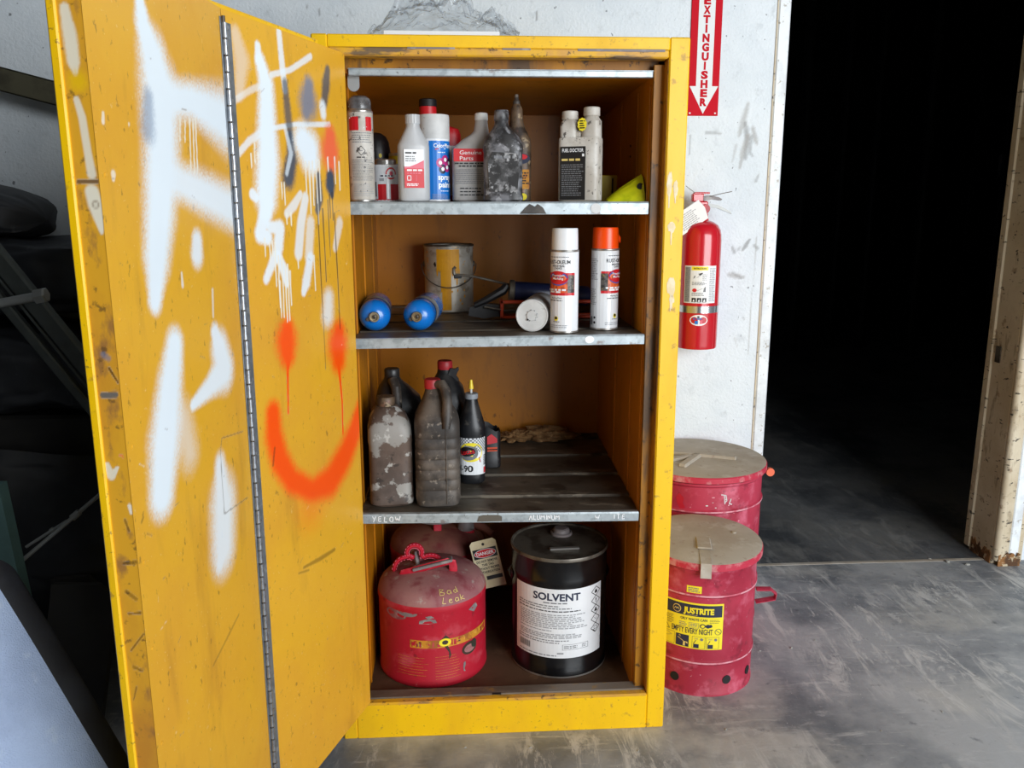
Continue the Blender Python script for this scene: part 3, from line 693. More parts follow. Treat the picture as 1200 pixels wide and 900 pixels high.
STROKES_FAR = [
    ('w', 0.35, 0.6, [(0.387, 1.579, 0.0152), (0.374, 1.541, 0.023), (0.388, 1.484, 0.0123)]),
    ('w', 0.9, 0.4, [(0.323, 1.571, 0.0096), (0.323, 1.549, 0.0109)]),
    ('w', 1, 0.5, [(0.318, 1.547, 0.0165), (0.303, 1.509, 0.0252), (0.307, 1.45, 0.0306), (0.312, 1.376, 0.0388), (0.325, 1.316, 0.0357), (0.328, 1.289, 0.022)]),
    ('w', 0.8, 0.4, [(0.251, 1.607, 0.009), (0.246, 1.546, 0.0105), (0.241, 1.509, 0.0091)]),
    ('w', 0.75, 0.4, [(0.285, 1.529, 0.0058), (0.219, 1.547, 0.0058), (0.141, 1.583, 0.0069)]),
    ('w', 0.5, 0.5, [(0.41, 1.468, 0.0063), (0.357, 1.493, 0.0062), (0.294, 1.516, 0.0061)]),
    ('w', 0.8, 0.4, [(0.289, 1.437, 0.0051), (0.214, 1.45, 0.0047), (0.078, 1.462, 0.0059)]),
    ('w', 0.7, 0.4, [(0.405, 1.383, 0.0069), (0.367, 1.409, 0.0074), (0.323, 1.427, 0.0086)]),
    ('b', 0.8, 0.6, [(0.153, 1.528, 0.0197), (0.159, 1.496, 0.0358), (0.167, 1.479, 0.0221)]),
    ('g', 0.85, 0.5, [(0.075, 1.568, 0.0106), (0.084, 1.54, 0.0176), (0.094, 1.506, 0.014)]),
    ('w', 0.85, 0.5, [(0.103, 1.494, 0.0141), (0.101, 1.48, 0.0124)]),
    ('g', 0.8, 0.55, [(0.24, 1.52, 0.0106), (0.236, 1.472, 0.0137), (0.232, 1.427, 0.0138)]),
    ('g', 0.95, 0.5, [(0.232, 1.427, 0.0122), (0.23, 1.388, 0.0214), (0.246, 1.351, 0.0236)]),
    ('w', 0.6, 0.4, [(0.248, 1.441, 0.006), (0.232, 1.396, 0.0077), (0.251, 1.359, 0.0058)]),
    ('w', 1, 0.5, [(0.186, 1.422, 0.0358), (0.165, 1.406, 0.0443), (0.154, 1.387, 0.0296)]),
    ('r', 0.95, 0.55, [(0.076, 1.438, 0.0254), (0.079, 1.408, 0.04), (0.077, 1.391, 0.0292)]),
    ('w', 0.9, 0.3, [(0.367, 1.319, 0.0111), (0.357, 1.313, 0.009)]),
    ('w', 0.95, 0.35, [(0.324, 1.301, 0.0214), (0.341, 1.268, 0.0185), (0.351, 1.25, 0.0183), (0.327, 1.243, 0.0149)]),
    ('w', 0.9, 0.35, [(0.32, 1.262, 0.0098), (0.286, 1.258, 0.0169), (0.295, 1.224, 0.0172), (0.303, 1.204, 0.0085)]),
    ('w', 0.7, 0.3, [(0.206, 1.321, 0.0083), (0.23, 1.301, 0.0116), (0.259, 1.285, 0.0095)]),
    ('w', 0.75, 0.3, [(0.188, 1.314, 0.0128), (0.209, 1.266, 0.0157), (0.224, 1.21, 0.0157)]),
    ('w', 0.6, 0.4, [(0.173, 1.265, 0.0165), (0.186, 1.202, 0.0165)]),
    ('w', 0.55, 0.4, [(0.052, 1.263, 0.0149), (0.076, 1.214, 0.011)]),
    ('g', 0.9, 0.4, [(0.133, 1.357, 0.0103), (0.134, 1.315, 0.0172), (0.143, 1.291, 0.0101)]),
    ('g', 1, 0.4, [(0.084, 1.357, 0.0182), (0.085, 1.343, 0.0218), (0.08, 1.322, 0.0091)]),
    ('w', 0.85, 0.4, [(0.309, 1.206, 0.0134), (0.341, 1.169, 0.0104)]),
    ('w', 0.9, 0.3, [(0.297, 1.208, 0.0111), (0.277, 1.175, 0.0145), (0.273, 1.155, 0.0089)]),
    ('w', 0.85, 0.4, [(0.18, 1.198, 0.0131), (0.201, 1.152, 0.0161), (0.213, 1.133, 0.0095)]),
    ('w', 0.7, 0.7, [(0.115, 1.11, 0.0218), (0.122, 1.075, 0.0254)]),
    ('o', 1, 0.6, [(0.28, 1.065, 0.0273), (0.285, 1.046, 0.0394), (0.284, 1.022, 0.0304), (0.284, 0.996, 0.0061)]),
    ('o', 1, 0.6, [(0.077, 1.032, 0.0306), (0.084, 1.007, 0.0459), (0.083, 0.977, 0.0346), (0.085, 0.955, 0.0077)]),
    ('o', 1, 0.2, [(0.286, 1.004, 0.0046), (0.294, 0.906, 0.0028)]),
    ('o', 1, 0.2, [(0.084, 0.963, 0.0058), (0.076, 0.881, 0.0039), (0.079, 0.808, 0.0032)]),
    ('o', 1, 0.55, [(0.346, 0.919, 0.0261), (0.348, 0.876, 0.0317), (0.333, 0.822, 0.0334), (0.295, 0.77, 0.0297), (0.221, 0.724, 0.0252), (0.141, 0.72, 0.0432), (0.076, 0.755, 0.0431), (0.027, 0.795, 0.0377), (-0.017, 0.851, 0.0261), (-0.033, 0.887, 0.0176)]),
    ('o', 0.35, 0.9, [(0.223, 0.697, 0.0571)]),
    ('k', 0.5, 0.5, [(0.27, 0.575, 0.0032), (0.204, 0.566, 0.0057), (0.141, 0.561, 0.0046)]),
    ('k', 0.4, 0.5, [(0.29, 0.571, 0.0023), (0.251, 0.561, 0.0028)]),
    ('k', 0.5, 0.3, [(0.357, 0.82, 0.003), (0.348, 0.851, 0.003)]),
    ('d', 0.9, 0.15, [(0.181, 1.383, 0.0029), (0.181, 1.326, 0.0023)]),
    ('d', 0.9, 0.15, [(0.167, 1.383, 0.003), (0.168, 1.285, 0.0023)]),
    ('d', 0.9, 0.15, [(0.154, 1.384, 0.003), (0.155, 1.301, 0.0023)]),
    ('d', 0.9, 0.15, [(0.14, 1.388, 0.003), (0.141, 1.264, 0.0024)]),
    ('d', 0.9, 0.15, [(0.127, 1.388, 0.0031), (0.127, 1.31, 0.0024)]),
    ('d', 0.9, 0.15, [(0.352, 1.406, 0.0024), (0.353, 1.374, 0.0019)]),
    ('d', 0.9, 0.15, [(0.364, 1.388, 0.0023), (0.365, 1.365, 0.0018)]),
    ('d', 0.9, 0.15, [(0.343, 1.389, 0.0024), (0.344, 1.372, 0.0019)]),
    ('d', 0.9, 0.15, [(0.262, 1.34, 0.0027), (0.263, 1.301, 0.0021)]),
    ('d', 0.9, 0.15, [(0.271, 1.34, 0.0027), (0.272, 1.313, 0.002)]),
    ('d', 0.9, 0.15, [(0.339, 1.241, 0.0025), (0.339, 1.21, 0.0019)]),
    ('d', 0.9, 0.15, [(0.323, 1.232, 0.0025), (0.324, 1.202, 0.002)]),
    ('d', 0.9, 0.15, [(0.314, 1.235, 0.0025), (0.315, 1.209, 0.002)]),
    ('d', 0.9, 0.15, [(0.306, 1.232, 0.0026), (0.308, 1.153, 0.002)]),
    ('d', 0.9, 0.15, [(0.297, 1.208, 0.0026), (0.3, 1.113, 0.0021)]),
    ('d', 0.9, 0.15, [(0.285, 1.207, 0.0027), (0.288, 1.092, 0.0021)]),
    ('d', 0.9, 0.15, [(0.275, 1.191, 0.0027), (0.278, 1.083, 0.0021)]),
    ('d', 0.9, 0.15, [(0.266, 1.19, 0.0027), (0.269, 1.085, 0.0021)]),
    ('d', 0.9, 0.15, [(0.259, 1.177, 0.0027), (0.26, 1.112, 0.0021)]),
    ('d', 0.9, 0.15, [(0.296, 1.161, 0.0026), (0.298, 1.093, 0.0021)]),
    ('d', 0.9, 0.15, [(0.062, 1.397, 0.0034), (0.062, 1.345, 0.0026)]),
    ('d', 0.9, 0.15, [(0.044, 1.389, 0.0034), (0.044, 1.333, 0.0027)]),
    ('d', 0.9, 0.15, [(0.091, 1.395, 0.0032), (0.091, 1.37, 0.0025)]),
    ('d', 0.9, 0.15, [(0.166, 1.201, 0.003), (0.167, 1.132, 0.0023)]),
    ('d', 0.9, 0.15, [(0.228, 1.204, 0.0029), (0.228, 1.181, 0.0022)]),
    ('d', 0.9, 0.15, [(0.259, 1.285, 0.0027), (0.26, 1.266, 0.0021)]),
    ('d', 0.9, 0.15, [(0.244, 1.285, 0.0028), (0.244, 1.263, 0.0022)]),
    ('k', 0.75, 0.15, [(0.142, 1.301, 0.0028), (0.141, 0.966, 0.0018)]),
    ('k', 0.75, 0.15, [(0.122, 1.293, 0.0028), (0.121, 1.146, 0.0018)]),
    ('k', 0.75, 0.15, [(0.091, 1.322, 0.0029), (0.091, 1.274, 0.0018)]),
    ('k', 0.75, 0.15, [(0.08, 1.326, 0.0029), (0.079, 1.27, 0.0019)]),
    ('k', 0.75, 0.15, [(0.073, 1.284, 0.003), (0.07, 1.041, 0.0019)]),
    ('k', 0.75, 0.15, [(0.099, 1.31, 0.0029), (0.098, 1.197, 0.0018)]),
]
STROKES_NEAR = [
    ('w', 1, 0.5, [(0.282, 1.565, 0.0126), (0.277, 1.53, 0.0228), (0.256, 1.491, 0.0419), (0.244, 1.449, 0.0562), (0.252, 1.381, 0.0527), (0.273, 1.3, 0.0461), (0.296, 1.232, 0.0374), (0.313, 1.173, 0.0197)]),
    ('w', 1, 0.6, [(0.226, 1.446, 0.0231), (0.14, 1.452, 0.0295), (0.02, 1.437, 0.0504)]),
    ('w', 0.95, 0.6, [(0.246, 1.341, 0.0247), (0.134, 1.32, 0.0325), (-0.021, 1.289, 0.0389)]),
    ('w', 0.9, 0.5, [(0.161, 1.246, 0.0187), (0.165, 1.227, 0.0217)]),
    ('b', 0.55, 0.7, [(0.281, 1.439, 0.0149), (0.29, 1.4, 0.022)]),
    ('w', 1, 0.5, [(0.266, 1.103, 0.0271), (0.289, 1.052, 0.0373), (0.321, 0.973, 0.0471), (0.344, 0.908, 0.0364)]),
    ('w', 0.45, 0.9, [(0.258, 0.994, 0.0282), (0.248, 0.939, 0.0292)]),
    ('w', 0.95, 0.5, [(0.12, 1.1, 0.0166), (0.105, 1.069, 0.0344), (0.093, 1.036, 0.0386), (0.16, 1.018, 0.0187), (0.223, 1.005, 0.0096)]),
    ('w', 0.9, 0.6, [(0.14, 0.885, 0.0212), (0.138, 0.818, 0.0512), (0.151, 0.749, 0.0484), (0.17, 0.727, 0.0219)]),
    ('d', 0.9, 0.2, [(0.187, 1.421, 0.0023), (0.193, 1.391, 0.0017)]),
    ('d', 0.9, 0.2, [(0.17, 1.42, 0.0024), (0.176, 1.391, 0.0018)]),
    ('d', 0.9, 0.2, [(0.154, 1.424, 0.0028), (0.163, 1.35, 0.0018)]),
    ('d', 0.9, 0.2, [(0.142, 1.425, 0.0028), (0.151, 1.346, 0.0019)]),
    ('d', 0.9, 0.2, [(0.133, 1.426, 0.0026), (0.139, 1.347, 0.0019)]),
    ('d', 0.7, 0.3, [(0.402, 1.407, 0.003), (0.404, 1.397, 0.004)]),
    ('d', 0.7, 0.3, [(0.392, 1.336, 0.0062), (0.393, 1.331, 0.0041)]),
    ('d', 0.7, 0.3, [(0.341, 1.401, 0.0022), (0.341, 1.399, 0.0022)]),
    ('k', 0.35, 0.5, [(0.227, 0.576, 0.0024), (0.151, 0.594, 0.0034), (0.109, 0.604, 0.0024)]),
    ('w', 0.6, 0.4, [(0.224, 1.203, 0.0028), (0.224, 1.185, 0.0043)]),
    ('w', 0.5, 0.4, [(0.117, 1.168, 0.0041), (0.122, 1.127, 0.0034)]),
    ('k', 0.5, 0.4, [(0.407, 0.89, 0.0023), (0.401, 0.895, 0.0024)]),
    ('k', 0.4, 0.4, [(0.396, 0.87, 0.0016), (0.383, 0.862, 0.0013)]),
]

for st_ in STROKES_NEAR:
    if st_[0] == 'w': st_[3][:] = [(a, b, c * 1.04) for a, b, c in st_[3]]
STROKES_NEAR += [('k', .55, .1, [(.03, .912, .0014), (.125, .926, .0014), (.135, .905, .0014), (.138, .80, .0014), (.03, .79, .0014)]),
    ('k', .5, .3, [(.128, .862, .002)])]
rg = random.Random(8)
for k in range(60):
    s0, z0 = rg.uniform(.01, .41), rg.uniform(.15, 1.55)
    a = rg.uniform(-1, 1); l = rg.uniform(.002, .02)
    (STROKES_NEAR if k % 2 else STROKES_FAR).append((rg.choice('kkqd'), rg.uniform(.25, .6), .4, [(s0, z0, .0007), (s0 + l * math.cos(a), z0 + l * math.sin(a) * .6, .0009)]))
us = np.linspace(.0, LF, 196); vs_ = np.linspace(ZB, ZT, 690)
mb = MB(); mb.box(.001, -.034, ZB + .001, LF - .001, -.0008, ZT - .001, .001, mx=M1)
leaf1 = mb.build('door_leaf', 'door_yellow', cab, label='door leaf next to the cabinet, sprayed with an orange smiling face')
painted_grid('inner_face', us, vs_, leaf_np(O1, D1, N1), STROKES_FAR, 'door_yellow', leaf1, flip=True)
mb = MB(); mb.box(.046, -.042, ZB - .016, LF - .002, -.034, ZT + .02, .002, mx=M1); mb.build('outer_skin', 'frame_yellow', leaf1)
mb = MB(); mb.box(.0005, -.0335, ZT - .006, .05, -.026, ZT + .004, .001, mx=M1); mb.build('hinge_fold', 'frame_yellow', leaf1)
mb = MB(); mb.box(.004, -.034, ZB - .02 + .02, LF - .002, -.0008, ZT - .001, .001, mx=M2)
leaf2 = mb.build('door_leaf', 'door_yellow', cab, label='outer door leaf sprayed with large white letters')
painted_grid('inner_face', us + .002, vs_, leaf_np(O2, D2, N2), STROKES_NEAR, 'door_yellow', leaf2, flip=True)
# end of the outer leaf, facing the camera: dirty return with a bright folded edge
CAP = [('c', .9, .35, [(-.021, 1.52, .006), (-.018, 1.49, .009), (-.017, 1.462, .008), (-.016, 1.45, .004)]), ('y', .8, .7, [(-.014, 1.44, .012)]),
       ('c', .85, .3, [(-.018, 1.42, .004), (-.0135, 1.40, .005), (-.011, 1.36, .005), (-.009, 1.335, .006)]),
       ('c', .95, .25, [(-.011, 1.315, .009), (-.008, 1.30, .010), (-.006, 1.285, .007), (-.004, 1.268, .003)]), ('q', .7, .3, [(-.008, 1.30, .005)]), ('c', .8, .3, [(-.008, 1.30, .003)]),
       ('q', .95, .2, [(-.026, 1.326, .003), (-.004, 1.327, .003)]), ('t', .95, .2, [(-.024, 1.066, .004), (-.008, 1.067, .0045)]), ('k', .8, .3, [(-.012, 1.10, .002), (-.003, 1.083, .0015)]),
       ('b', .5, .4, [(-.018, 1.118, .004), (-.012, 1.113, .004)]), ('c', .9, .2, [(-.028, .975, .004), (-.024, .96, .006), (-.014, .972, .002)]), ('r', .7, .3, [(-.01, .988, .0015), (-.006, .986, .0015)]),
       ('k', .6, .4, [(-.02, .84, .002), (-.004, .842, .003)]), ('k', .5, .5, [(-.02, .80, .003), (-.008, .79, .003)]), ('k', .7, .3, [(-.02, .768, .002), (-.004, .77, .002)]),
       ('k', .6, .3, [(-.022, .715, .0015), (-.002, .74, .0015)]), ('k', .5, .4, [(-.02, .69, .003), (-.01, .685, .002)]), ('k', .5, .4, [(-.02, .66, .0015), (-.026, .64, .001)]),
       ('d', .8, .3, [(-.004, .92, .003), (-.003, .91, .002)]), ('k', .6, .4, [(-.012, .90, .002), (-.008, .885, .0015)])]
painted_grid('end_return', np.linspace(-.030, .0, 26), np.linspace(ZB, ZT, 560),
    lambda P: np.stack([O2.x + D2.x * (LF + .001) + N2.x * P[:, 0], O2.y + D2.y * (LF + .001) + N2.y * P[:, 0], P[:, 1]], 1), CAP, 'rim_yellow', leaf2)
mb = MB(); mb.box(LF - .01, -.034, ZB, LF + .0006, -.0006, ZT, .0004, mx=M2); mb.build('end_channel', 'rim_yellow', leaf2)
mb = MB(); mb.box(.002, -.042, ZB - .016, LF + .0045, -.030, ZT + .02, .002, mx=M2); mb.build('outer_skin', 'frame_yellow', leaf2)
for z in (1.335, 1.16, .995, .835, .71, .565, .42):
    mb = MB(); mb.lathe([(.0032, -.0005), (.003, .0008), (.0015, .0012), (.0001, .0013)], 12, mx=M2 @ Matrix.Translation((LF - .014, 0, z)) @ Matrix.Rotation(-math.pi / 2, 4, 'X'))
    mb.build('rivet', 'door_yellow', leaf2)
# piano hinge between the leaves
mb = MB(); mb.box(LF - .023, .0002, .13, LF - .003, .0018, 1.592, .0004, mx=M1); mb.box(.004, .0002, .13, .010, .0018, 1.598, .0004, mx=M2)
hinge = mb.build('piano_hinge', 'hinge_leaf', cab, label='long steel piano hinge joining the two door leaves')
kn = None
NK = 56
for i in range(NK):
    z0 = .13 + i * (1.462 / NK); ln = 1.462 / NK - .0018
    if kn is None:
        mb = MB(); mb.lathe([(.0030, 0), (.0046, .0006), (.0046, ln - .0006), (.0030, ln)], 14); kn = mb.build('knuckle', 'steel_hinge', hinge); k_ = kn
    else:
        k_ = kn.copy(); COL.objects.link(k_); k_.parent = hinge
    p = O2 + (N1 + N2) * .5 * .0042
    k_.location = (p.x + (.0006 if i % 2 else 0), p.y, z0)
mb = MB(); mb.tube([(O2.x + N1.x * .0042, O2.y + N1.y * .0042, .128), (O2.x + N1.x * .0042, O2.y + N1.y * .0042, 1.60)], .0028, 10); mb.build('hinge_pin', 'gun_steel', hinge)
for z in (1.585, 1.47, 1.36, 1.25, 1.13, .99, .86, .73, .6, .47, .34, .21):
    mb = MB(); mb.lathe([(.0035, 0), (.003, .0012), (.0001, .0016)], 10, mx=M1 @ Matrix.Translation((LF - .013, .0018, z)) @ Matrix.Rotation(-math.pi / 2, 4, 'X'))
    mb.build('rivet', 'steel_hinge', hinge)
pm('splat', rgb(228, 206, 160), 0.5, layers=[(rgb(240, 226, 196), 40, .45, .6, .7)])

# ================================================================ things on the shelves
def face(x, y):
    """turn that points a thing's own front (-Y) at the open front of the cabinet, where the photographer stood"""
    return math.atan2(0.3063 - x, y + 1.87)
def aerosol_body(t, r, h, mat):
    mb = MB(); mb.lathe([(r * .8, .004), (r * .9, 0), (r * .99, .001), (r, .004), (r * .985, .006), (r * .985, h - .006), (r, h - .004), (r, h - .001), (r * .94, h), (r * .8, h + .006)], 44)
    return mb.build('can_body', mat, t)
def rims(t, r, h):
    mb = MB(); mb.lathe([(r * .9, -.0002), (r * 1.003, .0008), (r * 1.003, .0045), (r * .98, .0055)], 44, cap0=False, cap1=False)
    mb.build('rim', 'tin', t)
    mb = MB(); mb.lathe([(r * .98, h - .0055), (r * 1.004, h - .0042), (r * 1.004, h - .0008), (r * .93, h + .0004), (r * .82, h + .0066)], 44, cap0=False, cap1=False)
    mb.build('rim', 'tin', t)

# --- marking paint cans on the middle shelf
def marking_can(x, y, label, cap_mat, turn, notch):
    r, h = .0338, .194
    t = thing('spray_can', label, 'spray can', (x, y, zs2(x, y) + .0012), face(x, y), 'marking paint cans')
    aerosol_body(t, r, h, 'white_gloss'); rims(t, r, h)
    mb = MB(); rc = r * .93
    mb.lathe([(rc, h), (rc * .985, h + .03), (rc * .965, h + .046), (rc * .93, h + .0495), (rc * .5, h + .0502), (.0005, h + .0502)], 40)
    cp = mb.build('cap', cap_mat, t)
    if notch:
        mb = MB(); mb.prism([(.006, h + .046), (.016, h + .046), (.034, h + .026), (.034, h + .012)], -.013, -.007, mx=Matrix.Rotation(.55, 4, 'Z')); mb.build('cap_thumb_tab', cap_mat, cp)
    d = Decal(); hw = math.radians(70) * r; b0 = -hw - .033
    d.rect(b0 - .002, .008, hw + .002, .183, 'white_gloss', .4)
    d.fake(-hw * .6, .1765, hw * .7, .1795, 1, 'ink_grey', 2, .6, 3)
    d.text('RUST-OLEUM', 0, .1625, .0085, 'ink_black', 2, w=.058, bold=.012)
    d.text('INDUSTRIAL', 0, .1555, .0042, 'ink_black', 2, w=.032, bold=.01); d.text('CHOICE', 0, .150, .0042, 'ink_black', 2, w=.02, bold=.01)
    d.rect(-hw, .089, hw, .1415, 'ink_red', 1)
    d.rect(-hw, .0955, hw * .96, .1365, 'ink_orange', 2); d.rect(hw * .55, .0955, hw * .96, .1365, 'ink_asphalt', 3); d.rect(-hw, .0955, -hw * .6, .1365, 'ink_asphalt', 3)
    d.ell(0, .128, .0235, .016, 'ink_midblue', 4); d.ell(0, .1305, .0245, .0155, 'ink_red', 5)
    d.text('Precision', 0, .1335, .0050, 'ink_white', 6, w=.030, bold=.01); d.text('Marking', 0, .1262, .0050, 'ink_white', 6, w=.026, bold=.01)
    d.fake(-.03, .100, .022, .1045, 1, 'ink_white', 5, .9, 4); d.fake(-.022, .095, .012, .0995, 1, 'ink_white', 5, .9, 5)
    d.text('Marking Paint', -.004, .0815, .0034, 'ink_black', 2, w=.028); d.fake(-.026, .0755, .020, .079, 1, 'ink_grey', 2, .8, 6)
    d.ell(-.004, .0345, .0052, .0056, 'ink_yellow', 2); d.ell(-.004, .036, .0034, .0034, 'ink_black', 3); d.fake(-.012, .0255, .006, .0285, 1, 'ink_grey', 2, .7, 7)
    d.fake(-.03, .012, .028, .0205, 2, 'ink_faint', 2, .45, 8)
    # side panel of fine print
    d.fake(b0, .120, b0 + .025, .172, 12, 'ink_faint', 2, .5, 9); d.fake(b0, .06, b0 + .022, .10, 9, 'ink_faint', 2, .5, 10)
    d.rect(b0 + .002, .012, b0 + .010, .032, 'ink_grey', 2); d.ell(b0 + .017, .03, .003, .003, 'ink_black', 2); d.ell(b0 + .017, .018, .003, .003, 'ink_black', 2)
    d.build(cyl(r * .985, 0, turn), t, 'label', label='white label with a red band and orange road picture')
marking_can(.5505, .100, 'standing white aerosol can with a white cap and red printed band', 'white_gloss', math.radians(-27), False)
marking_can(.653, .1385, 'standing white aerosol can with a bright orange cap', 'orange_cap', math.radians(56), True)

# --- white can lying on its side, its base towards the room
def lying(name, x, y, r, label, cat, yaw, group=None):
    t = thing(name, label, cat, (x, y, zs2(x, y) + r + .0012), 0, group)
    t.rotation_euler = (-math.pi / 2, 0, yaw)           # local +Z runs into the cabinet
    return t
t = lying('spray_can', .474, .106, .0385, 'white aerosol can lying on its side with its base showing', 'spray can', -.22)
mb = MB(); mb.lathe([(.0385, 0), (.0385, .17), (.036, .174), (.03, .186), (.0005, .188)], 44); mb.build('can_body', 'white_matte', t)
mb = MB(); mb.lathe([(.0005, .006), (.020, .004), (.030, .0015), (.0365, -.001), (.0385, .001), (.0388, .004), (.0384, .006)], 44, cap0=False, cap1=False); mb.build('base_rim', 'white_matte', t)
mb = MB(); mb.lathe([(.0005, -.003), (.012, -.0025), (.0145, .0035)], 24, cap1=False); b_ = mb.build('base_boss', 'white_matte', t)
mb = MB()
for a in np.linspace(.4, 5.6, 9): mb.box(-.0006, .0122, -.003, .0006, .0145, .0045, 0, mx=Matrix.Rotation(a, 4, 'Z'))
mb.build('crimp_marks', 'ink_grey', b_)['kind'] = 'stuff'
mb = MB(); mb.lathe([(.0005, -.0035), (.0022, -.0035), (.0022, .005)], 10, (-.010, .010, 0)); mb.build('vent_hole', 'black_rubber', t)

# --- blue torch cylinders lying on the middle shelf
for (x, y, yaw, r, lab) in ((.098, .128, .06, .038, 'blue torch gas cylinder lying at the door hinge side of the shelf'), (.200, .122, -.10, .0378, 'blue torch gas cylinder lying with a dull label band, turned towards the paint tin')):
    t = lying('gas_cylinder', x, y, r, lab, 'gas cylinder', yaw, 'torch gas cylinders')
    mb = MB(); prof = [(.010, .001)] + [(.010 + (r - .010) * math.sin(a), .002 + .032 * (1 - math.cos(a))) for a in np.linspace(.12, math.pi / 2, 12)]
    mb.lathe(prof + [(r, .06), (r, .20), (r * .96, .215), (r * .8, .226), (.0005, .23)], 44); mb.build('cylinder_body', 'propane_blue', t)
    mb = MB(); mb.lathe([(r + .0006, .062), (r + .0006, .115)], 44, cap0=False, cap1=False); mb.build('label_band', 'label_dull', t)
    mb = MB(); mb.lathe([(r + .0009, .062), (r + .0009, .068)], 44, cap0=False, cap1=False); mb.build('label_stripe', 'ink_navy', t)
    mb = MB(); mb.lathe([(.0125, .006), (.0125, -.007), (.0115, -.009), (.0088, -.009), (.0085, -.002), (.0005, -.002)], 24, cap0=False); v = mb.build('valve_collar', 'brass', t)
    mb = MB(); mb.lathe([(.0045, -.0015), (.0045, -.0062), (.0018, -.0072), (.0005, -.004)], 16); mb.build('valve_stem', 'gun_steel', v)
    mb = MB(); mb.lathe([(.0048, .012), (.0048, -.002), (.003, -.003), (.0005, -.003)], 14, (-.0145, -.009 + .015, 0)); mb.build('relief_valve', 'grimy_black', t)

# --- gallon paint tin with yellow runs
x, y = .2715, .566
t = thing('paint_tin', 'dented gallon paint tin streaked with yellow paint, wire bail hanging', 'paint tin', (x, y, zs2(x, .5) + .0005), face(x, y))
r, h = .071, .186
mb = MB(); mb.lathe([(r * .96, .002), (r, 0), (r, .004), (r * .985, .006), (r * .985, h - .008), (r * 1.01, h - .006), (r * 1.015, h - .002), (r * 1.0, h), (r * .93, h), (r * .9, h - .008), (r * .88, h - .05), (.0005, h - .05)], 48)
mb.build('tin_body', 'bucket_tin', t)
mb = MB(); mb.lathe([(r * 1.0, h - .0005), (r * 1.018, h - .003), (r * 1.02, h + .001), (r * .98, h + .003), (r * .93, h + .001)], 48, cap0=False, cap1=False); mb.build('rim', 'gun_steel', t)
d = Decal(); rg = random.Random(5)
pts = [(-.036, h - .012), (.030, h - .012)]
for k in range(13):
    xx = .030 - .066 * (k + .5) / 13
    if -.022 < xx < .006: zz = rg.choice([.004, .004, .012, .03])
    else: zz = rg.choice([.075, .11, .12, .06, .095])
    pts += [(xx + .0025, zz + .012), (xx + .0012, zz), (xx - .0012, zz), (xx - .0025, zz + .014)]
d.rect(-.036, .118, .030, h - .010, 'yellow_enamel', 1); d.rect(-.020, .004, .006, .12, 'yellow_enamel', 1)
for k in range(11):
    xx = -.034 + k * .0063; zz = rg.choice([.055, .075, .09, .10, .11]); d.poly([(xx - .0028, .12), (xx + .0028, .12), (xx + .0018, zz + .004), (xx, zz), (xx - .0018, zz + .004)], 'yellow_enamel', 1.5)
for k in range(16): d.ell(rg.uniform(-.03, .05), rg.uniform(.02, .14), rg.uniform(.001, .003), rg.uniform(.001, .005), 'yellow_enamel', 2, 10)
d.poly([(-.046, .135), (-.040, .142), (-.037, .132), (-.040, .125)], 'ink_black', 2)
d.build(cyl(r * .985), t, 'paint_runs', label='thick yellow paint runs')
ears = []
for sx in (-1, 1):
    mb = MB(); mb.lathe([(.009, -.004), (.009, .002), (.006, .005), (.0005, .006)], 18, mx=Matrix.Translation((sx * r * .985, 0, .132)) @ Matrix.Rotation(sx * math.pi / 2, 4, 'Y'))
    mb.build('bail_ear', 'gun_steel', t)
mb = MB(); mb.tube([(.0785 * math.cos(a), -.081 * math.sin(a), .132 - .062 * math.sin(a)) for a in np.linspace(0, math.pi, 25)], .0014, 8); mb.build('bail_wire', 'gun_steel', t)

# --- caulking gun lying behind the white can
t = thing('caulking_gun', 'orange framed caulking gun with a dark blue tube lying behind the white can', 'caulking gun', (0.006, .03, 0))
z0 = zs2(.45, .3)
mb = MB(); mb.tube([(.280, .33, 1.122), (.33, .325, 1.1175), (.425, .312, 1.096), (.45, .308, 1.088)], .0032, 10); mb.tube([(.283, .33, 1.121), (.281, .33, 1.126), (.281, .33, 1.137), (.286, .329, 1.141)], .0042, 8)
mb.build('push_rod', 'gun_steel', t)
mb = MB(); mb.box(.281, .325, 1.111, .302, .335, 1.121, .002); mb.build('rod_hook', 'gun_black', t)
mb = MB(); mb.lathe([(.0005, 0), (.025, 0), (.0265, .004), (.0265, .20), (.024, .205), (.0005, .206)], 30, mx=Matrix.Translation((.437, .308, 1.0785)) @ Matrix.Rotation(math.radians(4), 4, 'Z') @ Matrix.Rotation(math.radians(94.5), 4, 'Y')); mb.build('sealant_tube', 'gun_navy', t, label='dark blue sealant tube')
mb = MB(); mb.lathe([(.019, 0), (.030, .002), (.031, .013), (.027, .016), (.0005, .016)], 26, mx=Matrix.Translation((.425, .308, 1.079)) @ Matrix.Rotation(math.radians(94.5), 4, 'Y')); mb.build('end_plate', 'gun_steel', t)
mb = MB()
mb.box(.402, .282, z0 + .005, .411, .335, z0 + .053, .002); mb.box(.402, .282, z0 + .044, .68, .290, z0 + .053, .002); mb.box(.402, .282, z0 + .005, .68, .290, z0 + .012, .002)
mb.box(.402, .327, z0 + .005, .68, .335, z0 + .012, .002); mb.box(.66, .282, z0 + .005, .69, .335, z0 + .068, .003)
mb.build('frame', 'orange_gun', t, label='orange cage frame')
mb = MB(); mb.prism([(.318, z0 + .012), (.322, z0 + .034), (.35, z0 + .044), (.405, z0 + .040), (.405, z0 + .010), (.36, z0 + .004)], .296, .325); mb.build('grip', 'gun_black', t)
mb = MB(); mb.tube([(.335, .292, z0 + .04), (.37, .29, z0 + .056), (.41, .295, z0 + .078), (.42, .30, z0 + .09)], [.008, .010, .012, .010], 10); mb.build('trigger', 'gun_black', t)
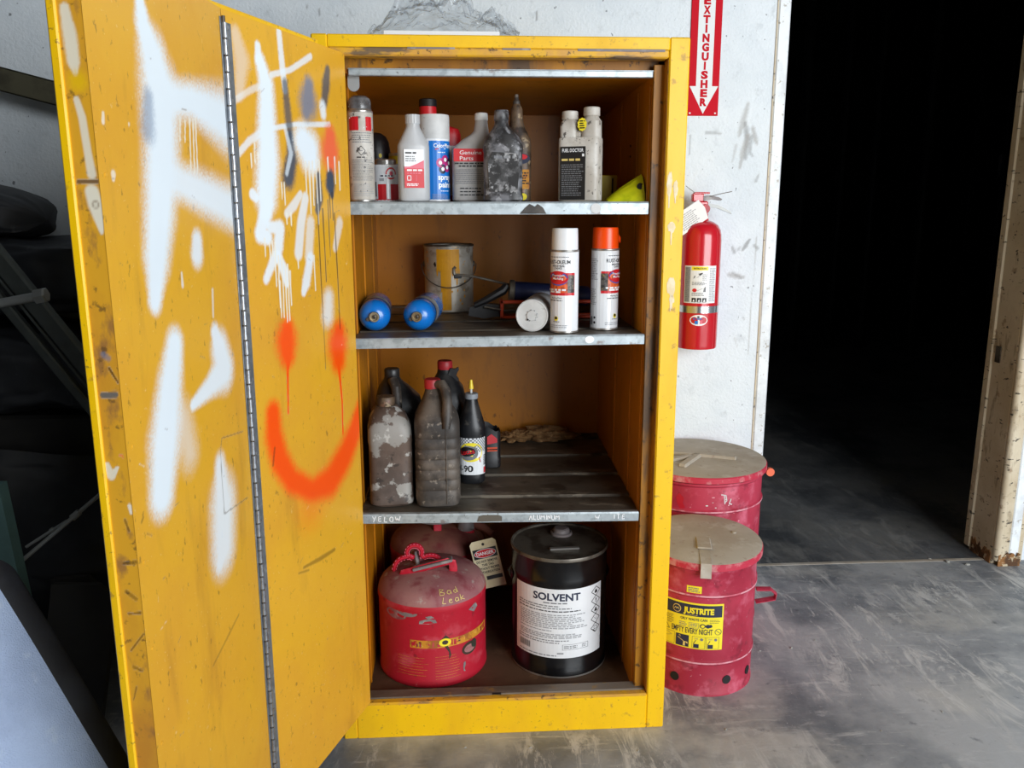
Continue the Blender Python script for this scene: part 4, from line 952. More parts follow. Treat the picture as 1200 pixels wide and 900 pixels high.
mb = MB(); mb.tube([(.36, .288, z0 + .036), (.404, .286, z0 + .028)], .0035, 8); mb.tube([(.41, .284, z0 + .026), (.47, .284, z0 + .026)], .004, 8); mb.build('tie_bar', 'gun_steel', t)

# ---------------------------------------------------------------- top shelf
Z1 = 1.3073 + .0012
# white and red can beside the hinge
x, y = .0875, .078
t = thing('spray_can', 'tall dusty white aerosol can with red top band and clear dome cap', 'spray can', (x, y, Z1), face(x, y))
r, h = .0285, .196
aerosol_body(t, r, h, 'white_dirty'); rims(t, r, h)
mb = MB(); mb.lathe([(.025, h + .002), (.025, h + .018), (.0225, h + .026), (.016, h + .031), (.0005, h + .032)], 32); mb.build('cap', 'cap_clear', t)
d = Decal()
for (a, b) in ((-.028, -.004), (.012, .028)): d.rect(a, .153, b, .182, 'ink_red', 1)
d.line(-.026, .180, .008, .158, .003, 'ink_white', 2); d.line(-.02, .182, .014, .160, .0015, 'ink_white', 2)
d.rect(.001, .152, .028, .1525, 'ink_red', 1)
d.path([(.0, .100), (.009, .110), (.0, .120), (-.009, .110), (.0, .100)], .0012, 'ink_black', 2); d.fake(-.003, .1085, .004, .1115, 1, 'ink_grey', 2)
d.fake(-.02, .126, .03, .150, 5, 'ink_grey', 2, .3, 3); d.fake(-.022, .045, .03, .092, 11, 'ink_grey', 2, .3, 4); d.fake(-.02, .012, .03, .04, 7, 'ink_faint', 2, .3, 5)
d.fake(-.01, .094, .012, .098, 1, 'ink_black', 2, .6, 6)
d.build(cyl(r * .985), t, 'label')
# dark round bottle behind it
x, y = .104, .262
t = thing('round_jar', 'black domed jar half hidden behind the tall white aerosol can', 'jar', (x, y, Z1), 0)
mb = MB(); mb.lathe([(.030, 0), (.034, .004), (.034, .085), (.034, .12), (.031, .142), (.024, .156), (.012, .164), (.0005, .166)], 36); mb.build('jar_body', 'black_plastic', t)
d = Decal(); d.ell(.012, .11, .004, .005, 'ink_yellow', 1); d.ell(.012, .09, .005, .005, 'ink_white', 1); d.build(cyl(.034), t, 'label')
# small tin of solvent cement
x, y = .1345, .150
t = thing('cement_tin', 'small red and white cement tin with a dull metal screw lid', 'tin', (x, y, Z1), face(x, y))
r, h = .0325, .084
mb = MB(); mb.lathe([(r * .96, 0), (r, .001), (r, .003), (r * .985, .005), (r * .985, h - .006), (r, h - .005), (r, h - .001), (r * .95, h), (r * .9, h - .002), (.0005, h - .002)], 40); mb.build('tin_body', 'white_gloss', t)
mb = MB(); mb.lathe([(.0245, h - .002), (.0245, h + .010), (.022, h + .013), (.0005, h + .014)], 32); mb.build('lid', 'tin', t)
d = Decal(); R_ = r * .985
d.rect(-.020, .006, .000, .040, 'ink_red', 1); d.rect(.010, .006, .034, .040, 'ink_red', 1); d.rect(-.031, .003, .031, .0062, 'ink_red', 1)
d.ell(.012, .064, .013, .0135, 'ink_red', 1); d.ell(.012, .064, .0095, .0098, 'white_plain', 2); d.ell(.012, .064, .004, .005, 'ink_pink', 3); d.rect(-.006, .055, .028, .0615, 'white_plain', 3)
d.fake(-.012, .0565, .028, .0605, 1, 'ink_navy', 4, .8, 2); d.rect(-.0285, .012, -.0235, .045, 'ink_grey', 1)
d.fake(-.015, .046, -.004, .054, 1, 'ink_faint', 2, .8, 3)
d.build(cyl(R_), t, 'label')
# yellow topped tin behind it
x, y = .170, .238
t = thing('paint_tin', 'low tin with a yellow band standing behind the cement tin', 'tin', (x, y, Z1), face(x, y))
mb = MB(); mb.lathe([(.034, 0), (.035, .001), (.0345, .109), (.035, .112), (.033, .114), (.0005, .112)], 36); mb.build('tin_body', 'white_dirty', t)
mb = MB(); mb.lathe([(.0352, .090), (.0352, .108)], 36, cap0=False, cap1=False); mb.build('band', 'dull_yellow', t)
mb = MB(); mb.lathe([(.0352, .108), (.0362, .111), (.0352, .115), (.030, .115), (.029, .112), (.0005, .112)], 36, cap0=False); mb.build('lid', 'tin', t)
d = Decal(); d.text('XL', .018, .074, .010, 'ink_black', 1, bold=.02); d.build(cyl(.0347), t, 'lettering')
# rubbing alcohol bottle
x, y = .2035, .076
t = thing('plastic_bottle', 'cloudy white plastic bottle with ribbed cap and pink alcohol label', 'bottle', (x, y, Z1), face(x, y) + .12)
mb = MB(); mb.loft([sring(0, 0, z, rx, ry, n, 40) for z, rx, ry, n in ((0, .030, .019, 3), (.002, .0335, .022, 3.2), (.008, .035, .0235, 3.4), (.118, .035, .0235, 3.4), (.124, .0345, .0232, 3.2), (.160, .0165, .0155, 2.2), (.163, .0155, .0155, 2), (.170, .0148, .0148, 2))]); mb.build('bottle_body', 'milky_plastic', t)
mb = MB(); seg = 48
mb.loft([[((.0158 + (.0006 if j % 2 else 0)) * math.cos(2 * math.pi * j / seg), (.0158 + (.0006 if j % 2 else 0)) * math.sin(2 * math.pi * j / seg), z) for j in range(seg)] for z in (.169, .1885)]); mb.build('cap', 'milky_plastic', t)
d = Decal()
d.rect(-.024, .030, .020, .113, 'white_plain', 1); d.rect(-.024, .030, .020, .072, 'ink_red', 2); d.poly([(-.024, .072), (.020, .072), (.020, .090), (.004, .082), (-.012, .076), (-.024, .076)], 'ink_pink', 2)
d.fake(-.021, .103, .004, .108, 1, 'ink_black', 3, .7, 1); d.fake(-.021, .086, .006, .100, 3, 'ink_grey', 3, .45, 2); d.fake(-.018, .066, .018, .0705, 1, 'ink_white', 3, .8, 3); d.fake(-.018, .060, .016, .0635, 1, 'ink_pink', 3, .7, 4)
d.frame(-.018, .046, -.009, .057, .0013, 'ink_white', 3); d.fake(-.019, .034, .012, .040, 2, 'ink_white', 3, .6, 5); d.rect(.002, .045, .003, .058, 'ink_pink', 3)
d.build(plane((0, -.0238, 0), (1, 0, 0), (0, 0, 1)), t, 'label', label='pink and white paper label')
# blue spray paint can
x, y = .2475, .157
t = thing('spray_can', 'white aerosol can with a blue label reading spray paint', 'spray can', (x, y, Z1), face(x, y))
r, h = .0368, .1395
mb = MB(); mb.lathe([(r * .9, 0), (r, .002), (r, .005), (r * .985, .006), (r * .985, h), (r, h + .002)], 44); mb.build('can_body', 'white_gloss', t)
mb = MB(); mb.lathe([(r, h + .002), (r * 1.0, h + .006), (r * .985, h + .052), (r * .95, h + .0565), (r * .6, h + .057), (.0005, h + .057)], 44); mb.build('cap', 'white_matte', t)
d = Decal(); R_ = r * .985
d.rect(-.012, .004, .050, .137, 'ink_blue', 1)
d.text('Color', -.001, .122, .009, 'ink_white', 2, al='L', w=.026, bold=.02); d.text('Place', .026, .122, .009, 'ink_white', 2, al='L', w=.024, bold=.02); d.line(.002, .1175, .010, .1195, .0025, 'ink_red', 2); d.line(.012, .1185, .028, .1195, .002, 'ink_white', 2)
d.fake(.008, .110, .034, .1125, 1, 'ink_white', 2, .8, 2)
for (a, b, m) in ((.014, .088, 'ink_magenta'), (.027, .095, 'ink_magenta'), (.020, .074, 'ink_navy'), (.033, .078, 'ink_magenta'), (.040, .088, 'ink_navy')): d.ell(a, b, .0095, .0105, m, 2); d.ell(a, b, .004, .0045, 'ink_white', 3)
d.text('spray', .008, .050, .0125, 'ink_white', 2, al='L', w=.036, bold=.03); d.text('paint', .009, .033, .0125, 'ink_white', 2, al='L', w=.036, bold=.03)
d.fake(.014, .0235, .04, .026, 1, 'ink_white', 2, .7, 4); d.fake(-.006, .006, .036, .018, 5, 'ink_faint', 2, .35, 5)
d.build(cyl(R_), t, 'label', label='bright blue label with white lettering')
# red jug with black cap behind
x, y = .262, .245
t = thing('plastic_jug', 'red jug with a black cap standing behind the blue spray paint can', 'jug', (x, y, Z1), face(x, y))
mb = MB(); mb.loft([sring(cx, 0, z, rx, ry, n, 36) for z, cx, rx, ry, n in ((0, 0, .044, .03, 4), (.004, 0, .048, .034, 5), (.158, 0, .048, .034, 5), (.172, -.002, .045, .032, 4), (.190, -.028, .0215, .0215, 2.4), (.200, -.030, .021, .021, 2), (.228, -.030, .0205, .0205, 2))]); mb.build('jug_body', 'ink_red', t)
mb = MB(); mb.lathe([(.0205, .224), (.0215, .225), (.0212, .240), (.019, .242), (.0005, .242)], 32, (-.030, 0, 0)); mb.build('cap', 'black_rubber', t)
d = Decal(); d.rect(.0, .016, .041, .132, 'ink_white', 1); d.frame(-.002, .014, .043, .134, .002, 'ink_pink', 2); d.build(plane((0, -.0342, 0), (1, 0, 0), (0, 0, 1)), t, 'label')
# grey jug with red genuine parts label
x, y = .336, .146
t = thing('plastic_jug', 'pale grey jug with an offset neck and red label reading Genuine Parts', 'jug', (x, y, Z1), face(x, y) + .05)
mb = MB(); mb.loft([sring(cx, 0, z, rx, ry, n, 40) for z, cx, rx, ry, n in ((0, 0, .043, .027, 4), (.004, 0, .047, .031, 5), (.112, 0, .047, .031, 5), (.122, .001, .0455, .030, 4), (.140, .010, .034, .026, 3), (.152, .018, .022, .021, 2.4), (.160, .0215, .0175, .018, 2), (.176, .022, .0150, .0150, 2), (.188, .022, .0138, .0138, 2))]); mb.build('jug_body', 'jug_grey', t)
mb = MB(); mb.lathe([(.0148, .184), (.0155, .1855), (.0150, .1985), (.013, .2005), (.0005, .2008)], 32, (.022, 0, 0)); mb.build('cap', 'white_matte', t)
d = Decal(); d.rect(-.044, .0905, .044, .119, 'ink_red', 1); d.text('Genuine', -.030, .1062, .0088, 'ink_white', 2, al='L', w=.050); d.text('Parts', -.030, .0935, .0088, 'ink_white', 2, al='L', w=.031)
d.fake(-.042, .084, .040, .0885, 1, 'ink_black', 2, .7, 3); d.fake(-.032, .078, .040, .0825, 1, 'ink_black', 2, .7, 4); d.fake(-.040, .040, .040, .074, 8, 'ink_grey', 2, .35, 5); d.fake(-.030, .012, .030, .034, 3, 'ink_black', 2, .35, 6)
d.build(plane((0, -.0316, 0), (1, 0, 0), (0, 0, 1)), t, 'label', label='grey label with a red heading')
# grimy quart bottle
x, y = .4045, .079
t = thing('oil_bottle', 'squat grey oil bottle smeared black with grime and a torn label', 'bottle', (x, y, Z1), face(x, y))
mb = MB(); mb.loft([sring(cx, 0, z, rx, ry, n, 44) for z, cx, rx, ry, n in ((0, 0, .042, .026, 3.4), (.004, 0, .0455, .029, 4), (.012, 0, .0455, .029, 4), (.016, 0, .044, .028, 4), (.108, 0, .044, .028, 4), (.112, 0, .0455, .029, 4), (.122, 0, .045, .0288, 3.6), (.142, -.001, .037, .026, 2.8), (.156, -.002, .024, .021, 2.3), (.166, -.003, .0165, .0165, 2), (.178, -.003, .0150, .0150, 2))]); mb.build('bottle_body', 'grimy_bottle', t)
mb = MB(); mb.lathe([(.0155, .176), (.0168, .178), (.0165, .197), (.015, .1995), (.0005, .200)], 32, (-.003, 0, 0)); mb.build('cap', 'grimy_bottle', t)
d = Decal(); d.poly([(-.030, .022), (.032, .018), (.036, .060), (.034, .105), (-.024, .108), (-.034, .085)], 'grimy_label', 1); d.fake(-.02, .092, .03, .102, 1, 'label_dull', 2, .6, 3)
d.build(plane((0, -.0289, 0), (1, 0, 0), (0, 0, 1)), t, 'label', label='torn grey label remains')
# brown bottle with a cone tip
x, y = .443, .195
t = thing('oil_bottle', 'tall brown grimy bottle with a tapering cone top behind the squat grey bottle', 'bottle', (x, y, Z1), face(x, y))
mb = MB(); mb.loft([sring(0, 0, z, rx, ry, n, 36) for z, rx, ry, n in ((0, .032, .026, 3.2), (.004, .035, .029, 3.6), (.135, .035, .029, 3.6), (.146, .033, .027, 3), (.170, .021, .020, 2.2), (.185, .0165, .0165, 2), (.215, .014, .014, 2), (.226, .0085, .0085, 2))]); mb.build('bottle_body', 'grimy_brown', t)
mb = MB(); mb.lathe([(.0085, .224), (.0085, .232), (.0055, .236), (.0045, .248), (.0005, .2485)], 20); mb.build('tip', 'grimy_black', t)
d = Decal(); d.ell(.012, .10, .020, .012, 'ink_navy', 1); d.ell(.014, .104, .012, .006, 'ink_red', 2); d.rect(-.02, .03, .03, .075, 'tape_gold', 1); d.fake(-.01, .04, .03, .07, 5, 'ink_black', 2, .5); d.ell(.016, .012, .009, .008, 'ink_yellow', 1)
d.build(plane((0, -.0292, 0), (1, 0, 0), (0, 0, 1)), t, 'label')
# twin neck additive bottle
x, y = .5845, .103
t = thing('additive_bottle', 'speckled white twin neck additive bottle with a black printed label', 'bottle', (x, y, Z1), face(x, y) - .27)
mb = MB(); mb.loft([sring(0, 0, z, rx, ry, n, 44) for z, rx, ry, n in ((0, .044, .026, 5), (.003, .0475, .029, 6), (.138, .0475, .029, 6), (.142, .0465, .028, 6), (.1425, .030, .020, 4))])
mb.box(-.046, -.016, .140, .006, .016, .158, .005)
mb.build('bottle_body', 'white_dirty', t)
mb = MB(); mb.loft([sring(-.026, 0, z, rx, ry, 4, 28) for z, rx, ry in ((.140, .020, .021), (.168, .0205, .021), (.178, .018, .019), (.184, .013, .013))]); mb.build('dosing_chamber', 'white_dirty', t)
mb = MB(); mb.loft([sring(.025, 0, z, rx, ry, n, 28) for z, rx, ry, n in ((.140, .0225, .022, 3), (.178, .022, .0215, 2.6), (.186, .017, .017, 2), (.190, .015, .015, 2))]); mb.build('neck', 'white_dirty', t)
for (cx, zb) in ((-.026, .182), (.025, .189)):
    mb = MB(); mb.lathe([(.0175, zb), (.0188, zb + .0015), (.0186, zb + .0175), (.017, zb + .0195), (.0005, zb + .0198)], 32, (cx, 0, 0)); mb.build('cap', 'white_dirty', t)
d = Decal(); d.rect(-.040, .004, .020, .122, 'ink_black', 1); d.text('FUEL DOCTOR', -.010, .110, .0075, 'ink_white', 2, w=.050, bold=.02); d.fake(-.036, .090, .010, .096, 1, 'ink_cream', 2, .8, 3); d.fake(-.036, .012, .017, .084, 15, 'ink_grey', 2, .4, 4); d.rect(.012, .100, .017, .106, 'ink_white', 2)
d.build(plane((0, -.0296, 0), (1, 0, 0), (0, 0, 1)), t, 'label', label='black label with white print')
d = Decal(); d.poly([(.006 + .010 * (1 + .12 * (i % 2)) * math.cos(a), .170 + .0135 * math.sin(a) * (1 + .1 * (i % 2))) for i, a in enumerate(np.linspace(0, 6.0, 20))], 'ink_yellow', 1); d.fake(.0, .160, .013, .180, 4, 'ink_black', 2, .55, 3)
d.build(plane((.003, -.0224, 0), (1, 0, 0), (0, 0, 1)), t, 'sticker', label='yellow round sticker')
# yellow carton and lime plastic at the right end
x, y = .672, .30
t = thing('carton', 'plain dull yellow carton standing behind the twin neck bottle', 'box', (x, y, Z1), 0)
mb = MB(); mb.box(-.042, -.03, 0, .030, .03, .066, .002); mb.build('carton_body', 'dull_yellow', t)
mb = MB(); mb.box(.016, -.0306, .02, .020, -.0298, .058, .0001); mb.build('slot', 'black_rubber', t)
t = thing('plastic_scoop', 'lime yellow ribbed plastic scoop leaning against the cabinet side', 'scoop', (0, 0, Z1), 0)
mb = MB(); rings = []
for i in range(13):
    u = i / 12; ring = []
    x = .648 + .082 * u
    hgt = .004 + .055 * (u ** .85)
    for j in range(17):
        a = j / 16
        w = .03 + .02 * u
        ring.append((x, .115 + (a - .5) * 2 * w, hgt * (1 - (2 * a - 1) ** 2) * (1 + .05 * math.sin(a * 40)) + .001))
    rings.append(ring + [(p[0], p[1], max(p[2] - .004, 0.0)) for p in ring[::-1]])
mb.loft(rings); mb.build('scoop_shell', 'lime_plastic', t, smooth=50)
mb = MB(); mb.lathe([(.008, -.001), (.008, .0015), (.0005, .002)], 18, mx=Matrix.Translation((.722, .085, .034)) @ Matrix.Rotation(math.radians(65), 4, 'X')); mb.build('rivet', 'gun_black', t)

# ---------------------------------------------------------------- lower shelf
def on3(x, y, d=.0012): return zs3(x, y) + d
# flaked old jug by the hinge
x, y = .1255, .140
t = thing('oil_jug', 'brown metal-flecked jug with flaking pale paint and a worn neck', 'jug', (x, y, on3(x, y)), face(x, y))
mb = MB(); mb.loft([sring(cx, 0, z, rx, ry, n, 44) for z, cx, rx, ry, n in ((0, 0, .048, .055, 4), (.006, 0, .054, .060, 5), (.020, 0, .0545, .0605, 5), (.024, 0, .053, .059, 5), (.155, 0, .053, .059, 5), (.160, 0, .0545, .0605, 5), (.195, -.001, .053, .058, 4.4), (.222, -.004, .043, .05, 3.4), (.238, -.008, .031, .036, 2.6), (.244, -.008, .026, .028, 2.2))]); mb.build('jug_body', 'flaked_jug', t)
mb = MB(); mb.lathe([(.0225, .240), (.0235, .242), (.0235, .262), (.021, .266), (.0005, .267)], 32, (-.008, 0, 0)); mb.build('cap', 'grimy_brown', t)
# black jug with handle behind it
x, y = .138, .292
t = thing('oil_jug', 'black oil jug with a looped handle behind the flaking jug', 'jug', (x, y, on3(x, y)), face(x, y))
mb = MB(); mb.loft([sring(cx, 0, z, rx, ry, n, 40) for z, cx, rx, ry, n in ((0, 0, .058, .065, 4), (.006, 0, .064, .07, 5), (.19, 0, .064, .07, 5), (.225, -.002, .058, .062, 3.6), (.255, -.012, .04, .045, 2.6), (.272, -.016, .024, .026, 2.2), (.28, -.016, .02, .02, 2))]); mb.build('jug_body', 'black_plastic', t)
mb = MB(); mb.lathe([(.019, .276), (.020, .278), (.020, .300), (.018, .303), (.0005, .303)], 28, (-.016, 0, 0)); mb.build('cap', 'black_plastic', t)
mb = MB(); mb.tube([(-.016, -.018, .272), (-.012, -.042, .276), (-.006, -.062, .262), (-.004, -.070, .23), (-.004, -.068, .19)], [.012, .013, .013, .012, .012], 12); mb.build('handle', 'grimy_black', t)
# front grey jug with a red cap
x, y = .2415, .141
t = thing('oil_jug', 'dusty charcoal oil jug with a red cap, grip ribs and scuffed side', 'jug', (x, y, on3(x, y)), face(x, y))
mb = MB(); rings = []
prof = [(0, .046, .066, 4), (.006, .0535, .074, 5), (.02, .0555, .0755, 5)]
for k in range(6):
    zc = .045 + k * .026
    prof += [(zc - .004, .0555, .0755, 5), (zc, .0535, .0735, 5), (zc + .004, .0555, .0755, 5)]
prof += [(.205, .0555, .0755, 4.6), (.218, .053, .072, 4), (.236, .044, .058, 3.2), (.256, .033, .042, 2.6), (.270, .026, .032, 2.2), (.282, .022, .024, 2), (.288, .018, .018, 2)]
def off(z): return (-.006 * max(0, (z - .2) / .088), .0)
mb.loft([sring(off(z)[0], off(z)[1], z, rx, ry, n, 48) for z, rx, ry, n in prof]); mb.build('jug_body', 'grimy_black', t)
mb = MB(); mb.lathe([(.0185, .285), (.0200, .287), (.0200, .306), (.018, .309), (.0005, .309)], 30, (-.009, 0, 0)); mb.build('cap', 'cap_red', t, label='faded red screw cap')
mb = MB(); mb.tube([(.004, -.014, .297), (.014, -.026, .300), (.023, -.042, .286), (.026, -.056, .262), (.024, -.068, .228), (.021, -.073, .200)], [.011, .012, .0125, .012, .013, .010], 14); mb.build('handle', 'grimy_black', t)
mb = MB(); mb.tube([(.021, -.0752, .20), (.021, -.0762, .10), (.021, -.0755, .012)], .0016, 8); mb.build('seam', 'grimy_black', t)
d = Decal(); d.rect(-.03, .05, .022, .165, 'black_gloss', 1); d.poly([(-.025, .12), (.01, .128), (.012, .148), (-.02, .142)], 'cap_red', 2); d.poly([(-.02, .085), (.014, .09), (.010, .105), (-.02, .103)], 'cap_red', 2); d.fake(-.022, .06, .016, .08, 3, 'worn_grey', 2, .5)
d.build(plane((-.0558, -.01, 0), (0, -1, 0), (0, 0, 1)), t, 'label', label='worn red and black side label')
# black jug with torn neck behind
x, y = .262, .372
t = thing('oil_jug', 'black oil jug with a red cap and a torn jagged handle', 'jug', (x, y, on3(x, y)), face(x, y))
mb = MB(); mb.loft([sring(cx, 0, z, rx, ry, n, 40) for z, cx, rx, ry, n in ((0, 0, .047, .058, 4), (.006, 0, .053, .064, 5), (.20, 0, .053, .064, 4.6), (.232, 0, .046, .054, 3.4), (.256, -.002, .032, .036, 2.6), (.272, -.003, .022, .022, 2), (.29, -.003, .0185, .0185, 2))]); mb.build('jug_body', 'black_plastic', t)
mb = MB(); mb.lathe([(.0195, .282), (.0205, .284), (.0205, .302), (.0185, .306), (.0005, .306)], 30, (-.003, 0, 0)); mb.build('cap', 'cap_red', t)
mb = MB(); mb.prism([(.012, .288), (.024, .286), (.033, .291), (.035, .284), (.030, .276), (.027, .268), (.034, .258), (.029, .248), (.020, .238), (.006, .240), (.002, .262)], -.022, -.014); mb.build('torn_handle', 'black_plastic', t, smooth=0, label='jagged torn handle remnant')
# gear oil bottle
x, y = .3285, .268
t = thing('gear_oil_bottle', 'black gear oil bottle with yellow pointed tip and chequered label', 'bottle', (x, y, on3(x, y)), face(x, y))
mb = MB(); mb.loft([sring(0, 0, z, rx, ry, n, 40) for z, rx, ry, n in ((0, .031, .029, 2.4), (.004, .0345, .032, 2.4), (.018, .0350, .033, 2.4), (.022, .0345, .0325, 2.4), (.128, .0345, .0325, 2.4), (.133, .0358, .0335, 2.4), (.152, .0358, .0335, 2.3), (.160, .0345, .032, 2.2), (.190, .0255, .025, 2), (.215, .0180, .018, 2), (.224, .0160, .016, 2), (.230, .0155, .0155, 2))]); mb.build('bottle_body', 'black_plastic', t)
mb = MB(); mb.lathe([(.0165, .226), (.0178, .2275), (.0178, .239), (.016, .2405), (.0005, .241)], 28); cp = mb.build('collar', 'cap_grey', t)
mb = MB(); mb.lathe([(.0028, .240), (.0028, .251), (.0062, .252), (.0058, .258), (.0034, .274), (.003, .276), (.0005, .2765)], 16); mb.build('tip', 'tip_yellow', t, label='yellow pointed nozzle tip')
mb = MB(); mb.lathe([(.0032, .240), (.0032, .252)], 12); mb.build('nozzle', 'white_matte', t)
d = Decal(); R_ = .0352
d.rect(-.046, .026, .046, .126, 'white_plain', 1)
q = .0042
for i in range(22):
    for j in range(9):
        xx = -.046 + i * q; yy = .126 - (j + 1) * q
        if (i + j) % 2 and yy > .088 - .0 and (xx > -.005 or j < 5) and xx + q < .046: d.rect(xx, yy, xx + q, yy + q, 'ink_grey', 2)
d.ell(-.002, .088, .030, .026, 'ink_yellow', 3); d.ell(-.008, .086, .022, .020, 'ink_grey', 4); d.ell(-.012, .090, .019, .013, 'ink_black', 5)
d.text('Lucas', -.010, .0835, .0125, 'ink_red', 6, w=.032, bold=.02, rot=.2)
d.poly([(-.046, .064), (.022, .060), (.018, .072), (.022, .074), (-.046, .078)], 'ink_red', 6)
d.text('90', -.008, .035, .0175, 'ink_black', 5, w=.020, bold=.01); d.text('80W-', -.021, .035, .0175, 'ink_black', 5, al='R', w=.04, bold=.01)
for k in range(7): d.rect(.034, .050 + k * .0042, .046, .0525 + k * .0042, 'ink_black', 2)
d.rect(.034, .028, .046, .044, 'ink_red', 2)
d.build(lambda a, b, l: ((.0349 + l) * math.copysign(abs(math.sin(a / R_)) ** (2 / 2.4), a), -(.0329 + l) * abs(math.cos(a / R_)) ** (2 / 2.4), b), t, 'label', label='white chequered label with yellow and red emblem')
# cut down black container
x, y = .381, .392
t = thing('cut_container', 'small black plastic container cut open at the top beside the gear oil', 'container', (x, y, on3(x, y)), face(x, y) + .12)
mb = MB(); R0 = [sring(0, 0, z, rx, ry, 4, 32) for z, rx, ry in ((0, .024, .03), (.003, .028, .034), (.03, .0285, .0345), (.034, .0275, .0335), (.12, .028, .034))]
top = [(p[0], p[1], .125 - .022 * (p[0] + .028) / .056 + .003 * math.sin(i * 1.7)) for i, p in enumerate(R0[-1])]
R0[-1] = top; inn = [(p[0] * .94, p[1] * .94, p[2]) for p in top]; inb = [(p[0] * .92, p[1] * .92, .01) for p in R0[1]]
mb.loft(R0 + [inn, inb]); mb.build('container_body', 'black_plastic', t)
d = Decal(); d.poly([(-.012, .07), (.016, .075), (.016, .086), (.0, .10), (-.012, .092)], 'cap_red', 1); d.rect(-.012, .05, .016, .062, 'orange_gun', 1); d.rect(-.012, .054, .016, .057, 'black_gloss', 2); d.build(plane((0, -.0348, 0), (1, 0, 0), (0, 0, 1)), t, 'label')
# crumpled rag at the back
def blob(nm, mat, parent, cx, cy, cz, rx, ry, rz, amp, fr, seed, nu=40, nv=20, flat=0.0):
    mb = MB(); rings = []
    for j in range(nv + 1):
        ph = -math.pi / 2 + math.pi * j / nv; ring = []
        for i in range(nu):
            th = 2 * math.pi * i / nu
            dx, dy, dz = math.cos(ph) * math.cos(th), math.cos(ph) * math.sin(th), math.sin(ph)
            n_ = mnoise.fractal(Vector((dx * fr + seed, dy * fr, dz * fr)), .8, 2.1, 4)
            k = 1 + amp * n_
            z = cz + rz * dz * k
            ring.append((cx + rx * dx * k, cy + ry * dy * k, max(z, flat)))
        rings.append(ring)
    mb.loft(rings); return mb.build(nm, mat, parent, smooth=60)
t = thing('rag', 'crumpled brown oily rag lying against the cabinet back', 'rag', (.535, .625, on3(.535, .60, .001)), 0)
blob('cloth_body', 'rag_cloth', t, .02, 0, .012, .085, .035, .026, .55, 2.2, 3.1, 64, 28, .001)
blob('cloth_fold', 'rag_cloth', t, -.07, -.004, .009, .04, .03, .018, .6, 2.4, 8.3, 40, 20, .001)

# ---------------------------------------------------------------- bottom of the cabinet
ZF = .0755
def safety_can(x, y, rz, lab, dusty, front):
    t = thing('safety_can', lab, 'safety can', (x, y, ZF), rz, 'red safety cans')
    r = .146
    mb = MB(); mb.lathe([(r * .94, .003), (r * .985, 0), (r, .004), (r, .012), (r * .985, .018), (r * .985, .206), (r * .998, .210), (r * .998, .220), (r * .985, .228), (r * .97, .236)], 60, cap1=False); mb.build('can_body', 'red_paint', t)
    mb = MB(); mb.lathe([(r * .990, .2255), (r * .972, .236), (r * .93, .247), (r * .85, .258), (r * .66, .269), (r * .36, .277), (.02, .280), (.0005, .280)], 60, cap0=False); mb.build('dome', dusty, t, label='dust covered domed top')
    return t, r
# front can
t, r = safety_can(.2165, .238, 0, 'dusty red metal safety can marked bad leak, its yellow band faded', 'red_dusty', True)
fx = face(.2165, .238)
mb = MB()
cl = []
for (cx, cz, rad, a0, a1) in ((-.064, .270, .036, math.radians(250), math.radians(62)), (-.045, .318, .020, math.radians(205), math.radians(-25)), (-.004, .274, .034, math.radians(122), math.radians(-20))):
    for k in range(12):
        a = a0 + (a1 - a0) * k / 11; cl.append((cx + rad * math.cos(a), -.004 , cz + rad * math.sin(a)))
mb.tube(cl, .0085, 10, sq=(.75, 1.0)); g = mb.build('spout_guard', 'red_bead', t, label='red clover shaped spout guard with pale dashes')
mb = MB()
for k in range(0, len(cl) - 1, 1):
    a, b = Vector(cl[k]), Vector(cl[k + 1]); m_ = (a + b) / 2; d_ = (b - a).normalized(); nn = Vector((-d_.z, 0, d_.x))
    for sgn in (-.0055, .0055):
        q0 = m_ + nn * sgn - d_ * .0026; q1 = m_ + nn * sgn + d_ * .0026
        mb.tube([(q0.x, q0.y - .0078, q0.z), (q1.x, q1.y - .0078, q1.z)], .0011, 6)
o = mb.build('stitch_dashes', 'ink_pink', g); o['kind'] = 'stuff'
mb = MB(); mb.lathe([(.020, .25), (.022, .272), (.019, .292), (.012, .300), (.0005, .302)], 24, (-.04, .045, 0)); mb.build('spout_cap', 'red_dusty', t)
mb = MB(); mb.tube([(-.042, .012, .312), (-.040, .004, .292), (-.035, -.004, .270), (-.03, -.006, .258)], [.005, .0055, .006, .006], 10); mb.build('spout_lever', 'worn_grey', t)
mb = MB(); mb.tube([(-.075, -.03, .232), (-.077, -.034, .262), (-.072, -.038, .2745), (-.055, -.04, .279), (.0, -.04, .293), (.045, -.04, .3045), (.056, -.038, .301), (.058, -.034, .285), (.058, -.03, .25)], .0085, 12, sq=(.45, 1.3)); hd = mb.build('handle', 'red_paint', t)
mb = MB(); mb.box(-.052, -.053, -.0035, .056, -.027, .0045, .002, mx=Matrix.Translation((.002, 0, .2975)) @ Matrix.Rotation(-math.radians(13.5), 4, 'Y')); mb.build('grip_plate', 'worn_grey', hd, label='bare grey grip of the handle')
d = Decal()
d.rect(-.062, .112, .185, .134, 'tape_gold', 1); rg = random.Random(4)
for k in range(40): xx = rg.uniform(-.06, .18); d.rect(xx, .1135 + rg.random() * .016, xx + rg.uniform(.002, .007), .1155 + rg.random() * .016, 'red_paint' if rg.random() < .7 else 'grimy_brown', 2)
d.ell(.030, .126, .016, .011, 'ink_yellow', 3); d.ell(.030, .126, .008, .006, 'stain_dark', 4); d.poly([(.022, .136), (.032, .146), (.042, .136), (.034, .120), (.042, .105), (.046, .088), (.040, .076), (.040, .096), (.030, .112), (.024, .122)], 'stain_dark', 2)
